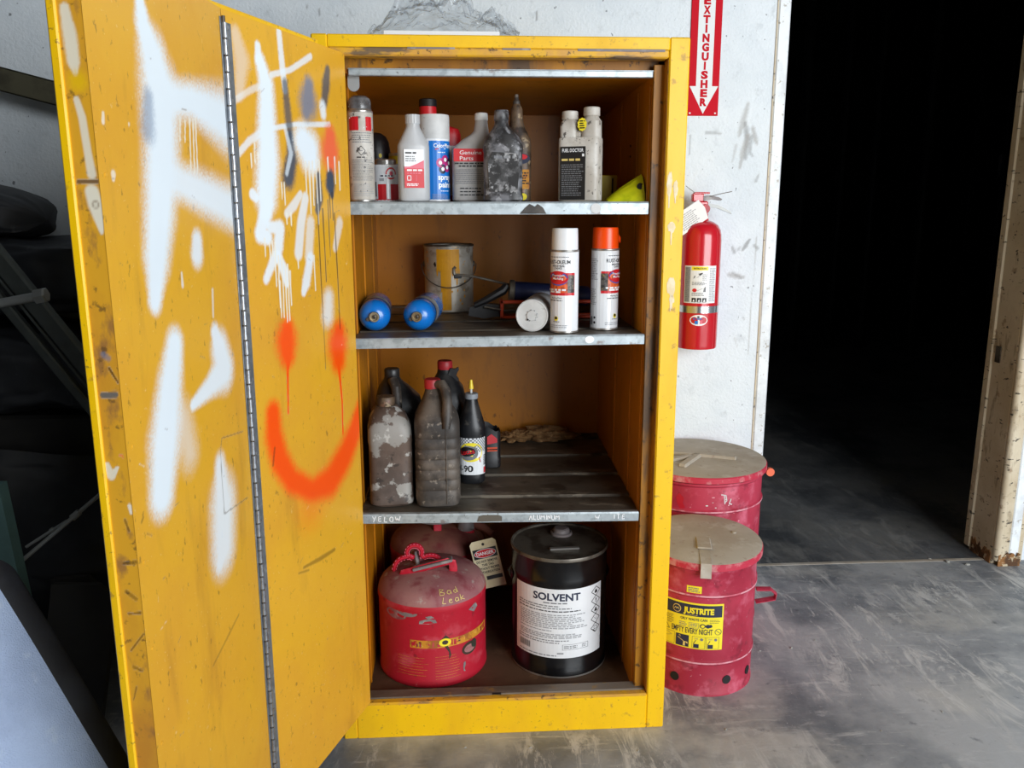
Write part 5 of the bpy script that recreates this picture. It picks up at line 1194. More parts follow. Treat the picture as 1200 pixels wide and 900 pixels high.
d.ell(.103, .090, .026, .018, 'stain_dark', 1); d.ell(.103, .089, .019, .011, 'red_dusty', 2); d.ell(.118, .098, .010, .012, 'stain_dark', 3)
d.fake(-.10, .030, -.010, .088, 7, 'tape_gold', 1, .12, 5); d.fake(.004, .02, .075, .09, 9, 'tape_gold', 1, .12, 6); d.poly([(.082, .055), (.088, .056), (.088, .046), (.084, .036), (.088, .028), (.082, .030), (.080, .042)], 'worn_grey', 1)
d.ell(-.105, .196, .035, .014, 'red_dusty', 1); d.ell(-.07, .206, .03, .010, 'worn_grey', 1.4)
d.poly([(-.035, .188), (-.018, .194), (.006, .192), (.01, .183), (-.012, .180), (-.036, .180)], 'worn_grey', 2); d.poly([(-.02, .200), (-.005, .203), (.004, .197), (-.012, .194)], 'worn_grey', 2)
d.poly([(.10, .198), (.128, .210), (.135, .196), (.12, .186)], 'worn_grey', 2)
d.build(cyl(r * .9855, 0, fx), t, 'label', label='faded gold warning band with stains')
# handwriting on the slope of the dome, in paint marker
d = Decal()
HW = {'B': [[(0, 0), (.05, 1), (.6, .85), (.1, .5), (.65, .3), (.5, 0), (0, 0)]], 'a': [[(.6, .55), (.2, .6), (.05, .25), (.3, 0), (.6, .2), (.6, .55), (.65, 0)]], 'd': [[(.6, .3), (.3, .55), (.05, .3), (.25, 0), (.6, .2), (.65, 1), (.65, 0)]],
      'L': [[(.2, 1), (0, .05), (.5, 0)]], 'e': [[(.05, .3), (.5, .4), (.4, .6), (.1, .5), (.05, .15), (.3, 0), (.6, .1)]], 'k': [[(.1, 1), (.05, 0)], [(.6, .6), (.1, .3), (.7, 0)]]}
def hand(word, x, y, h, w):
    for ch in word:
        for st in HW[ch]: d.path([(x + a * w, y + b * h) for a, b in st], .0016, 'ink_cream', 1)
        x += w * .95
hand('Bad', .006, .030, .017, .019); hand('Leak', .010, .009, .015, .016)
DP = [(r * .999, .220), (r * .985, .229), (r * .972, .236), (r * .93, .247), (r * .85, .258), (r * .66, .269), (r * .36, .277)]
def dome_map(a, b, l):
    ang = fx + a / (r * .9) + .10; b += .004
    for (r0, z0), (r1, z1) in zip(DP[:-1], DP[1:]):
        L_ = math.hypot(r1 - r0, z1 - z0)
        if b <= L_: break
        b -= L_
    k = b / L_; rr, zz = r0 + (r1 - r0) * k, z0 + (z1 - z0) * k
    nx, nz = (z1 - z0) / L_, (r0 - r1) / L_; e = .0016 + l
    return ((rr + nx * e) * math.sin(ang), -(rr + nx * e) * math.cos(ang), zz + nz * e)
d.build(dome_map, t, 'handwriting', label='bad leak written in cream paint marker')
# rear can
t, r = safety_can(.2255, .532, 0, 'dark dusty red metal safety can standing behind the leaking one', 'red_dark_dusty', False)
mb = MB(); mb.tube([(.055 * math.cos(a), -.02 + .030 * math.sin(a), .300) for a in np.linspace(0, 2 * math.pi, 30)[:-1]], .004, 8, closed=True); mb.build('handle_ring', 'worn_grey', t)
mb = MB(); mb.box(-.012, -.052, .268, .012, -.044, .325, .003); mb.build('lever', 'red_paint', t)
mb = MB(); mb.lathe([(.026, .262), (.026, .285), (.020, .300), (.012, .31), (.0005, .311)], 26, (.085, -.02, 0)); sp = mb.build('spout', 'worn_grey', t)
mb = MB(); mb.lathe([(.028, .250), (.028, .268), (.0265, .270)], 26, (.085, -.02, 0)); mb.build('spout_collar', 'red_paint', t)
mb = MB(); mb.tube([(.10, -.01, .285), (.14, -.03, .275), (.165, -.05, .262)], [.014, .012, .010], 12); mb.build('spout_arm', 'red_dark_dusty', t)
# danger tag hanging from it
t = thing('danger_tag', 'cream paper danger tag hanging between the red cans and the pail', 'tag', (0, 0, 0), 0)
ox, oz, oy = .3705, .306, .340
ct, st = math.cos(math.radians(14)), math.sin(math.radians(14))
UX = Vector((ct, -.05, st)).normalized(); UY = Vector((-st, .18, ct)); UY = (UY - UX * UY.dot(UX)).normalized()
mb = MB(); sh = [(-.038, -.068), (.038, -.068), (.038, .062), (.030, .070), (-.030, .070), (-.038, .062)]
pf = plane((ox, oy, oz), UX, UY)
mb.add([pf(a, b, 0) for a, b in sh] + [pf(a, b, -.0008) for a, b in sh], [tuple(range(6)), tuple(range(11, 5, -1))] + [(i, i + 6, (i + 1) % 6 + 6, (i + 1) % 6) for i in range(6)])
mb.build('tag_card', 'tag_paper', t, smooth=0)
d = Decal(); d.ell(0, .058, .004, .004, 'ink_black', 1); d.rect(-.034, .018, .034, .046, 'ink_black', 1); d.ell(0, .032, .0315, .0125, 'white_plain', 2); d.ell(0, .032, .030, .0112, 'ink_red', 3); d.text('DANGER', 0, .0275, .0095, 'ink_white', 4, w=.050, bold=.02)
for k, s_ in enumerate(('DO NOT REMOVE', 'THIS TAG', 'WITHOUT PROPER', 'AUTHORIZATION')): d.text(s_, 0, .0065 - k * .0105, .0065, 'ink_black', 1, w=(.060, .034, .064, .060)[k], bold=.03)
d.rect(-.012, -.045, .034, -.034, 'ink_black', 1)
d.build(pf, t, 'print', lift=.0003)
mb = MB(); a = Vector(pf(0, .058, .0005)); mb.tube([tuple(a), (a.x - .012, a.y + .03, a.z + .006), (.335, .455, .362), (.322, .50, .350)], .0009, 6); mb.build('tag_wire', 'gun_steel', t)

# solvent pail
x, y = .5625, .246
t = thing('solvent_pail', 'glossy black steel pail with a white label reading solvent', 'pail', (x, y, ZF), 0)
r, h = .1305, .336
mb = MB(); mb.lathe([(r * .95, .004), (r * .985, 0), (r, .002), (r, .008), (r * .985, .011), (r * .985, .262), (r * .995, .268), (r * .985, .274), (r * .985, h - .012), (r * 1.0, h - .008)], 64); mb.build('pail_body', 'black_gloss', t)
mb = MB(); mb.lathe([(r * .985, h - .010), (r * 1.006, h - .008), (r * 1.01, h - .002), (r * 1.0, h + .001), (r * .965, h - .001), (r * .955, h - .005), (.0005, h - .003)], 64, cap0=False); mb.build('lid', 'dark_lid' if 'dark_lid' in MATS else 'gun_steel', t, label='dull grey steel lid')
mb = MB(); mb.lathe([(r * 1.004, .001), (r * 1.004, .006)], 64, cap0=False, cap1=False); mb.build('bottom_rim', 'tin', t)
mb = MB(); mb.lathe([(.030, h - .004), (.030, h + .002), (.027, h + .004), (.024, h + .002), (.022, h + .012), (.018, h + .015), (.0005, h + .015)], 30, (.012, .055, 0)); mb.build('spout_cap', 'worn_grey', t)
mb = MB(); mb.box(-.035, -.06, h - .004, .045, -.045, h + .001, .002, mx=Matrix.Rotation(.05, 4, 'Z')); mb.build('lid_handle_plate', 'tin', t)
mb = MB()
for sx in (-1, 1): mb.lathe([(.02, 0), (.018, .003), (.007, .008), (.0005, .009)], 18, mx=Matrix.Translation((sx * r * .985, 0, .25)) @ Matrix.Rotation(sx * math.pi / 2, 4, 'Y'))
mb.build('bail_ear', 'black_gloss', t)
mb = MB(); mb.tube([(-.139 * math.cos(a), .05 * math.sin(a) + .005, .25 - .18 * math.sin(a) * .2 + .05 * math.sin(a)) for a in np.linspace(0, .5, 6)], .002, 8); mb.build('bail_wire', 'gun_steel', t)
d = Decal(); R_ = r * .985; hw = .098
d.rect(-hw, .058, hw, .242, 'white_gloss', 1); yb = .058
d.text('SOLVENT', -.004, .212, .0185, 'ink_navy', 2, w=.094, bold=.03); d.fake(-.03, .203, .018, .2075, 1, 'ink_grey', 2, .7, 1)
d.fake(-.088, .188, .030, .200, 2, 'ink_grey', 2, .45, 2); d.fake(-.088, .180, .052, .1865, 1, 'ink_black', 2, .4, 3)
d.fake(-.084, .136, .062, .176, 8, 'ink_faint', 2, .55, 4); d.fake(-.084, .129, .0, .133, 1, 'ink_grey', 2, .45, 5); d.fake(-.084, .110, .062, .124, 3, 'ink_faint', 2, .6, 6); d.fake(-.088, .096, .03, .108, 2, 'ink_grey', 2, .4, 7)
for k in range(15): d.rect(-.086 + k * .0019, .075, -.086 + k * .0019 + (.0012 if k % 3 else .0006), .092, 'ink_grey', 2)
d.frame(.008, .080, .062, .095, .0009, 'ink_grey', 2); d.fake(.011, .083, .04, .092, 2, 'ink_grey', 2, .5, 8); d.fake(.048, .083, .058, .092, 2, 'ink_grey', 2, .5, 9); d.fake(-.086, .062, .01, .067, 1, 'ink_grey', 2, .5, 10); d.fake(-.002, .068, .012, .074, 1, 'ink_faint', 2, .8, 11)
for k in range(5):
    cx, cz, q = .0815, .222 - k * .0245, .0125
    d.path([(cx, cz - q), (cx + q, cz), (cx, cz + q), (cx - q, cz), (cx, cz - q)], .0016, 'ink_black', 2)
    if k == 0: d.poly([(cx, cz + .006), (cx + .004, cz - .001), (cx + .002, cz - .005), (cx - .003, cz - .005), (cx - .004, cz)], 'ink_black', 2)
    elif k == 1: d.text('!', cx, cz - .005, .011, 'ink_black', 2, bold=.03)
    elif k == 2: d.ell(cx, cz + .003, .002, .0022, 'ink_black', 2); d.poly([(cx - .004, cz - .005), (cx + .004, cz - .005), (cx + .003, cz + .001), (cx - .003, cz + .001)], 'ink_black', 2)
    elif k == 3: d.line(cx - .004, cz + .003, cx + .003, cz - .004, .001, 'ink_grey', 2); d.line(cx, cz - .002, cx + .005, cz + .001, .001, 'ink_grey', 2)
    else: d.frame(cx - .0045, cz - .0045, cx + .0045, cz + .0045, .001, 'ink_black', 2); d.line(cx - .008, cz - .004, cx - .001, cz - .011, .003, 'ink_black', 2)
_c = cyl(R_, 0, face(x, y))
d.build(lambda a, b, l: _c(a * 1.36, .058 + (b - .058) * 1.06, l), t, 'label', label='white paper label with hazard diamonds')

# pale paint splats on the right hand post
for k_, (cx, cz, rx, rz_, dl) in enumerate(((.777, 1.252, .0085, .012, .038), (.769, 1.345, .006, .03, .05), (.783, 1.335, .005, .02, .03), (.781, 1.12, .010, .022, .055), (.784, 1.09, .006, .01, .02))):
    d = Decal(); rg = random.Random(k_)
    d.poly([(cx + rx * rg.uniform(.8, 1.15) * math.cos(a), cz + rz_ * rg.uniform(.8, 1.15) * math.sin(a)) for a in np.linspace(0, 6.0, 18)], 'splat', 1)
    d.poly([(cx - .0022, cz), (cx + .0018, cz), (cx + .0012, cz - dl), (cx, cz - dl - .002), (cx - .0012, cz - dl)], 'splat', 1.3)
    d.build(lambda a, b, l: (a, -.0002 - l, b), cab, 'paint_splat', label='pale cream paint splat with a run')

# ================================================================ outside the cabinet
# plastic bag and its card on the cabinet top
t = thing('plastic_bag', 'crumpled clear plastic bag lying on top of the cabinet', 'bag', (.275, .13, H + .0002), 0)
def bagp(u, v):
    x = (u - .5) * .33; k = math.sin(math.pi * min(max(v, 0), 1))
    n_ = mnoise.fractal(Vector((u * 5.5, v * 6.5, 2.3)), .9, 2.2, 5); n2 = mnoise.noise(Vector((u * 14, v * 17, 7)))
    e = min(1, min(u, 1 - u) * 6)
    env = .030 + .085 * (.5 + .5 * math.sin(u * 5.2 - .6)) * .6 + .04 * abs(n_)
    z = .002 + max(0, k * env * (.35 + .65 * e) + .022 * n_ * k + .006 * n2 * k)
    return (x + .012 * n_ * k, (v - .5) * .20 + .012 * n2, z)
mb = MB(); mb.grid(bagp, 110, 90); mb.build('film', 'clear_film', t, smooth=28, fix=False)
mb = MB(); mb.box(-.125, -.115, .0002, .12, -.07, .010, .001); mb.build('card_strip', 'white_plain', t, label='white card strip of the bag')
# arrow sign on the wall
t = thing('extinguisher_sign', 'red wall sign with a white down arrow reading extinguisher', 'sign', (1.0845, WALL_Y, 1.581), 0)
SWD, SH = .0985, .46
mb = MB(); mb.box(-SWD / 2, -.004, 0, SWD / 2, -.0008, SH, .001); mb.build('sign_plate', 'sign_red', t)
d = Decal(); d.poly([(-.026, SH - .008), (-.026, .090), (-.046, .090), (0, .006), (.046, .090), (.026, .090), (.026, SH - .008)], 'sign_white', 1)
for k, ch in enumerate('EXTINGUISHER'):
    d.text(ch, 0, .3335 - k * .0275, .0215, 'sign_red', 2, w=.0064 if ch == 'I' else .0225, bold=.06)
for sx in (-.042, .040): d.ell(sx, .008, .003, .0025, 'sign_white', 1)
d.build(plane((0, -.004, 0), (1, 0, 0), (0, 0, 1)), t, 'lettering', label='white arrow with red lettering')
# fire extinguisher
x, y = 1.0755, .800
t = thing('fire_extinguisher', 'red fire extinguisher hung on the white wall beside the cabinet', 'fire extinguisher', (x, y, .846), 0)
r = .0645; hb = .405
mb = MB(); mb.lathe([(r * .9, .002), (r * .975, 0), (r, .006), (r * .995, .012), (r, .03), (r, .345), (r * .985, .362), (r * .93, .378), (r * .80, .393), (r * .58, .403), (.022, .408), (.019, .420)], 56); mb.build('cylinder_body', 'ext_red', t)
mb = MB(); mb.lathe([(r + .0008, .118), (r + .0008, .140)], 56, cap0=False, cap1=False); mb.build('strap_band', 'chrome', t)
mb = MB(); mb.lathe([(.019, .405), (.019, .428), (.015, .432), (.015, .442)], 24); hd = mb.build('valve_neck', 'ext_red', t)
mb = MB(); mb.box(-.017, -.017, .434, .014, .016, .468, .004); mb.build('valve_head', 'ext_red', t)
mb = MB(); mb.lathe([(.0005, -.006), (.013, -.006), (.0145, -.003), (.0145, .004)], 24, mx=Matrix.Translation((.004, -.020, .444)) @ Matrix.Rotation(-math.pi / 2, 4, 'X') ); 
mb.build('gauge', 'cap_red', t, label='round pressure gauge')
mb = MB(); mb.box(-.035, -.012, .466, -.0, .012, .492, .003); mb.box(-.03, -.010, .49, .02, .010, .496, .002); mb.build('handle_block', 'ext_red', t)
mb = MB(); mb.prism([(-.01, .480), (.02, .486), (.05, .480), (.062, .474), (.058, .470), (.03, .474), (.0, .468)], -.010, .010, mx=Matrix.Rotation(.15, 4, 'Z')); mb.build('carry_handle', 'worn_grey', t)
mb = MB(); mb.prism([(.012, .462), (.05, .455), (.086, .436), (.092, .428), (.082, .432), (.045, .446), (.012, .450)], -.009, .009, mx=Matrix.Rotation(-.1, 4, 'Z')); mb.build('squeeze_lever', 'bolt_grey', t)
mb = MB(); mb.tube([(.02, -.012, .482), (.05, -.014, .490), (.088, -.016, .4975)], .0012, 6); mb.tube([(-.03, -.012, .494), (-.06, -.014, .515)], .001, 6); mb.build('pull_pin', 'gun_steel', t)
mb = MB(); tp = plane((-.045, -.03, .42), Vector((.82, -.1, .57)), Vector((-.5, .1, .86))); mb.add([tp(a, b, 0) for a, b in ((-.05, -.035), (.045, -.035), (.052, .0), (.045, .03), (-.05, .03))] + [tp(a, b, -.0006) for a, b in ((-.05, -.035), (.045, -.035), (.052, .0), (.045, .03), (-.05, .03))], [(0, 1, 2, 3, 4), (9, 8, 7, 6, 5)] + [(i, i + 5, (i + 1) % 5 + 5, (i + 1) % 5) for i in range(5)]); tg = mb.build('inspection_tag', 'white_plain', t, smooth=0)
d = Decal(); d.fake(-.04, -.028, .03, .02, 8, 'ink_faint', 1, .4, 2); d.build(tp, tg, 'print')
mb = MB(); mb.box(-.02, .062, .20, .02, .0795, .40, .003); mb.box(-.012, .03, .425, .012, .0795, .44, .003); mb.build('wall_bracket', 'gun_steel', t)
d = Decal(); fx = face(x, y)
d.rect(-.050, .150, .058, .268, 'white_plain', 1); d.rect(-.0245, .254, .028, .266, 'ink_yellow', 2); d.text('INSTRUCTIONS', .002, .2572, .0052, 'ink_black', 3, w=.040, bold=.02)
d.rect(-.047, .153, -.028, .264, 'ink_faint', 2); d.fake(-.046, .154, -.029, .262, 24, 'ink_grey', 3, .5, 2)
d.fake(.033, .155, .056, .262, 22, 'ink_faint', 2, .5, 3)
d.poly([(-.016, .236), (.002, .242), (.012, .246), (.004, .238), (-.004, .232), (-.018, .228)], 'ink_grey', 2); d.poly([(-.004, .243), (.012, .247), (.006, .240)], 'ink_black', 3); d.fake(.010, .222, .026, .243, 5, 'ink_faint', 2, .5, 4)
d.fake(-.022, .207, .024, .218, 3, 'ink_grey', 2, .5, 5); d.ell(-.013, .191, .007, .006, 'ink_red', 2); d.line(-.004, .190, .012, .197, .001, 'ink_grey', 2); d.poly([(.014, .186), (.022, .186), (.022, .204), (.016, .198)], 'ink_grey', 2); d.fake(-.022, .173, .024, .184, 3, 'ink_grey', 2, .5, 6)
for k in range(3): d.rect(-.021 + k * .0165, .153, -.0075 + k * .0165, .167, 'ink_black', 2); d.poly([(-.018 + k * .0165, .155), (-.011 + k * .0165, .155), (-.014 + k * .0165, .164)], 'ink_white', 3)
d.ell(.004, .0955, .0285, .0178, 'white_plain', 1); d.rect(-.008, .083, .002, .094, 'ink_blue', 2); d.rect(.008, .084, .016, .096, 'ink_pink', 2); d.fake(-.014, .097, .020, .103, 1, 'ink_midblue', 2, .8, 7); d.ell(.003, .106, .004, .003, 'ink_navy', 2)
d.build(cyl(r, 0, fx), t, 'label', label='instruction label and oval emblem')
# oily waste cans
def waste_can(x, y, R, hf, hb_, lab, rz, rings):
    t = thing('waste_can', lab, 'waste can', (x, y, 0), rz, 'red oily waste cans')
    h = min(hf, hb_) - .024
    prof = [(R * .97, .002), (R, 0), (R, .006), (R * .985, .010)]
    for zr in rings: prof += [(R * .985, zr - .007), (R * 1.008, zr - .003), (R * 1.008, zr + .003), (R * .985, zr + .007)]
    prof += [(R * .985, h - .012), (R * 1.012, h - .006), (R * 1.012, h)]
    mb = MB(); mb.lathe(prof, 72); body = mb.build('can_body', 'red_can_faded', t)
    for zr in rings:
        mb = MB(); mb.lathe([(R * 1.0085, zr - .0022), (R * 1.0105, zr), (R * 1.0085, zr + .0022)], 72, cap0=False, cap1=False); mb.build('bead_ring', 'red_dusty' if False else 'ink_pinkworn', body)
    return t, h
pm('ink_pinkworn', rgb(222, 160, 170), 0.5, layers=[(rgb(190, 60, 84), 30, .45, .62, .8)])
def lid(t, R, hf, hb_, tilt_dir=-math.pi / 2):
    Rl = R
    def zt(x, y): return hf + (hb_ - hf) * (y + Rl) / (2 * Rl)
    mb = MB()
    prof = [(Rl * .985, -.020), (Rl, -.018), (Rl, -.003), (Rl * .985, .0)]
    rings = [[(rr * math.cos(2 * math.pi * j / 72), rr * math.sin(2 * math.pi * j / 72), zt(rr * math.cos(2 * math.pi * j / 72), rr * math.sin(2 * math.pi * j / 72)) + dz) for j in range(72)] for rr, dz in prof]
    mb.loft(rings); l_ = mb.build('lid', 'lid_edge', t, label='red edged lid')
    mb = MB(); prof = [(Rl * .988, .0003), (Rl * .93, .0026), (Rl * .5, .0045), (.001, .005)]
    rings = [[(rr * math.cos(2 * math.pi * j / 72), rr * math.sin(2 * math.pi * j / 72), zt(rr * math.cos(2 * math.pi * j / 72), rr * math.sin(2 * math.pi * j / 72)) + dz) for j in range(72)] for rr, dz in prof]
    mb.loft(rings, cap0=False); mb.build('lid_dust', 'lid_dust', l_, label='thick grey dust on the lid')
    return l_, zt
x, y = .9665, .276
t, h = waste_can(x, y, .151, .388, .404, 'small red oily waste can with a yellow empty every night label', 0, (.098, .292))
fl = face(x, y)
l_, zt = lid(t, .163, .386, .404)
mb = MB(); mx_ = Matrix.Rotation(fl + .08, 4, 'Z')
mb.prism([(.0, .398), (-.06, .397), (-.166, .3915), (-.170, .386), (-.171, .352), (-.168, .352), (-.166, .384), (-.06, .392), (0, .393)], -.014, .014, 'x', mx=mx_); mb.build('lid_strap', 'lid_dust', t, label='dusty hinge strap folded over the lid edge')
mb = MB(); mb.box(-.02, -.085, .3965, .02, -.01, .402, .0025, mx=mx_); mb.build('strap_plate', 'lid_dust', t)
mb = MB(); mb.lathe([(.007, .398), (.0065, .403), (.0005, .404)], 16, (.095, .02, 0)); mb.build('rivet', 'lid_dust', t)
d = Decal(); w0, w1 = -.105, .066
d.rect(w0, .138, w1, .270, 'ink_yellow', 1); d.rect(w0 + .004, .232, w1 - .004, .265, 'ink_navy', 2)
d.ell(-.058, .2475, .0115, .0115, 'ink_cream', 3); d.ell(-.058, .2475, .0095, .0095, 'ink_navy', 4); d.path([(-.065, .245), (-.061, .251), (-.058, .246), (-.055, .251), (-.051, .245)], .0016, 'ink_cream', 5)
d.text('JUSTRITE', -.040, .2405, .0155, 'ink_yellow', 3, al='L', w=.080, bold=.05)
d.fake(-.03, .2345, .0, .2365, 1, 'ink_cream', 3, .6, 3)
d.text('OILY WASTE CAN', -.012, .2195, .0068, 'ink_navy', 2, w=.070, bold=.015)
d.fake(-.092, .198, -.066, .226, 6, 'ink_navy', 2, .3, 4); d.fake(.030, .214, .058, .226, 3, 'ink_navy', 2, .3, 5)
d.fake(-.050, .199, -.030, .213, 3, 'ink_grey', 2, .4, 6); d.frame(-.024, .199, .002, .213, .0008, 'ink_grey', 2); d.fake(-.02, .202, -.001, .211, 2, 'ink_grey', 2, .5, 7); d.ell(.012, .206, .0075, .0065, 'ink_navy', 2); d.ell(.012, .206, .005, .0042, 'ink_yellow', 3); d.ell(.026, .206, .0065, .0055, 'ink_navy', 2); d.poly([(.018, .206), (.034, .212), (.038, .206), (.033, .202)], 'ink_navy', 2)
d.text('EMPTY EVERY NIGHT', -.016, .1815, .0160, 'ink_navy', 2, w=.110, bold=.01)
d.path([(-.098, .182), (-.088, .197), (-.078, .182), (-.098, .182)], .0013, 'ink_navy', 2); d.rect(-.0885, .186, -.0875, .192, 'ink_navy', 2)
pts = [(.0535 + .0085 * math.cos(a), .190 + .0085 * math.sin(a)) for a in np.linspace(0, 2 * math.pi, 20)]; d.path(pts, .0013, 'ink_navy', 2); d.line(.047, .1955, .060, .1845, .0013, 'ink_navy', 2)
d.rect(-.058, .141, -.0225, .175, 'ink_navy', 2); d.line(-.053, .1655, -.036, .156, .0014, 'ink_cream', 3); d.poly([(-.038, .143), (-.032, .143), (-.032, .155), (-.025, .150), (-.026, .156), (-.037, .156)], 'ink_cream', 3); d.path([(-.050, .170), (-.046, .172), (-.046, .167)], .001, 'ink_cream', 3)
d.frame(-.102, .141, -.062, .176, .0006, 'ink_navy', 2); d.path([(-.098, .172), (-.085, .160), (-.07, .166), (-.085, .172), (-.098, .160)], .0007, 'ink_grey', 2); d.rect(-.096, .143, -.092, .153, 'ink_navy', 2)
for bx in (-.014, .023):
    d.frame(bx, .141, bx + .034, .175, .0006, 'ink_navy', 2); d.rect(bx + .004, .142, bx + .018, .153, 'ink_navy', 2); d.line(bx + .004, .153, bx + .010, .164, .0015, 'ink_navy', 2); d.ell(bx + .025, .167, .004, .004, 'ink_grey', 2); d.fake(bx + .006, .166, bx + .016, .171, 2, 'ink_grey', 2, .4, 8)
d.rect(-.034, .296, .005, .318, 'ink_yellow', 1); d.fake(-.030, .300, .001, .315, 3, 'ink_grey', 2, .5, 9)
R_ = .151 * .985
d.build(cyl(R_, 0, fl), t, 'label', lift=.0006, label='yellow and black waste can label')
for a in (-22, 33, 66):
    mb = MB(); mb.lathe([(.0005, .0), (.0125, .0), (.0125, .0016), (.0005, .0016)], 22, mx=Matrix.Rotation(fl + math.radians(a), 4, 'Z') @ Matrix.Translation((0, -R_ - .0002, .046)) @ Matrix.Rotation(math.pi / 2, 4, 'X')); mb.build('vent_hole', 'black_rubber', t)
mb = MB(); ang = fl + math.radians(97); cs, sn = math.sin(ang), -math.cos(ang)
mb.tube([(cs * .147 + sn * -.0, sn * .147 - .02, .26), (cs * .185, sn * .185 - .02, .262), (cs * .200, sn * .2 - .02, .25), (cs * .198, sn * .198 - .02, .235), (cs * .147, sn * .147 - .02, .222)], .010, 10, sq=(.35, 1.3)); mb.build('carry_handle', 'red_can_faded', t, label='red folded steel carrying handle')
x, y = 1.0555, .655
t, h = waste_can(x, y, .203, .512, .514, 'large red oily waste can with a dusty embossed lid against the wall', 0, (.13, .40))
l_, zt = lid(t, .2135, .511, .514)
for (a, l0, l1) in ((.45, -.15, -.02), (-2.2, .0, .14), (2.75, -.12, .12)):
    mb = MB(); mb.box(l0, -.014, .5125, l1, .014, .5255, .005, mx=Matrix.Rotation(a, 4, 'Z')); mb.build('embossed_rib', 'lid_dust', l_)
mb = MB(); mb.lathe([(.004, -.006), (.013, -.006), (.013, .006), (.004, .006)], 20, mx=Matrix.Translation((.2175, -.055, .476)) @ Matrix.Rotation(math.pi / 2, 4, 'X')); mb.build('lid_tab', 'orange_tab', t, label='orange pull tab at the lid edge')
d = Decal(); rg = random.Random(9)
for k in range(26): xx = rg.uniform(.03, .15); zz = rg.uniform(.30, .455); d.ell(xx, zz, rg.uniform(.0012, .005), rg.uniform(.001, .003), 'ink_pinkworn' if rg.random() < .5 else 'white_matte', 1, 8)
d.path([(.075, .455), (.09, .452), (.094, .435), (.088, .43)], .003, 'white_matte', 1); d.path([(.085, .452), (.088, .425)], .003, 'white_matte', 1); d.path([(.108, .44), (.102, .425), (.112, .422)], .003, 'white_matte', 1)
d.poly([(-.05, .455), (-.035, .44), (-.038, .425), (-.03, .41), (-.045, .405), (-.055, .42), (-.06, .44)], 'red_paint', 1)
d.build(cyl(.203 * .985, 0, face(x, y)), t, 'scuffs', label='pale scuffs and scratches')['kind'] = 'stuff'
# grit and chips on the floor
rg = random.Random(21)
for (x, y, s_) in ((.96, -.02, .004), (1.28, .36, .006), (1.37, .40, .004), (1.18, .35, .004), (1.55, .02, .004), (1.35, -.05, .003), (.72, -.09, .004), (.46, -.06, .004), (.30, -.05, .004), (2.10, .93, .012), (2.16, .90, .010), (2.05, .96, .006)):
    mb = MB(); mb.loft([sring(0, 0, z, s_ * k, s_ * k * .6, 2.4, 8) for z, k in ((0, .8), (s_ * .3, 1), (s_ * .55, .5))]); o = mb.build('paint_chip', 'debris', smooth=0)
    o.location = (x, y, .0002); o.rotation_euler = (0, 0, rg.uniform(0, 6)); tag(o, 'small pale chip of paint or concrete lying on the grey floor', 'chip', 'chips on the concrete floor')

# ================================================================ the pile behind the door
def drape(name, lab, cat, mat, fn, nu, nv, th=.006):
    """a sheet with thickness from a surface function"""
    mb = MB(); top = [[Vector(fn(i / nu, j / nv)) for i in range(nu + 1)] for j in range(nv + 1)]
    n = (nu + 1) * (nv + 1); vs = []; bot = []
    for j in range(nv + 1):
        for i in range(nu + 1):
            a = top[j][min(i + 1, nu)] - top[j][max(i - 1, 0)]; b = top[min(j + 1, nv)][i] - top[max(j - 1, 0)][i]
            nn = a.cross(b); nn = nn.normalized() if nn.length > 1e-9 else Vector((0, 0, 1))
            vs.append(tuple(top[j][i])); bot.append(tuple(top[j][i] - nn * th))
    ix = lambda i, j: j * (nu + 1) + i
    fs = [(ix(i, j), ix(i + 1, j), ix(i + 1, j + 1), ix(i, j + 1)) for j in range(nv) for i in range(nu)]
    fs += [tuple(n + k for k in f[::-1]) for f in fs]
    edge = [ix(i, 0) for i in range(nu + 1)] + [ix(nu, j) for j in range(1, nv + 1)] + [ix(i, nv) for i in range(nu - 1, -1, -1)] + [ix(0, j) for j in range(nv - 1, 0, -1)]
    m = len(edge)
    fs += [(edge[k], edge[k] + n, edge[(k + 1) % m] + n, edge[(k + 1) % m]) for k in range(m)]
    mb.add(vs + bot, fs); o = mb.build(name, mat, None, smooth=60)
    tag(o, lab, cat); return o
# big hanging tarp: a sagging front over a stack
def fold(u, v, s=0.0): return mnoise.fractal(Vector((u * 3 + s, v * 3.5, s * 2)), .9, 2.0, 4)
def hang(u, v):
    x = -1.75 + 1.42 * u
    z = .004 + .62 * v
    belly = .10 * math.sin(math.pi * v) + .05 * math.sin(9 * u + 5 * v * v) * math.sin(math.pi * v) + .035 * math.sin(17 * u - 7 * v)
    return (x, .50 - belly - .05 * (1 - v) + .03 * fold(u, v, 1.7), z + (.02 * fold(u, v, 4) + .06 * math.sin(4 * u + 1) * v))
drape('hanging_tarp', 'black tarp hanging in loose folds at the bottom of the pile behind the door', 'tarp', 'tarp_dark', hang, 90, 60)
# stack core that carries the tarps
t = thing('crate_stack', 'tall dark crate hidden under the black tarps beside the cabinet', 'crate', (-1.02, .70, 0), 0)
mb = MB(); mb.box(-.70, -.12, 0, .60, .14, .70, .01); mb.build('crate_body', 'dark_board', t)
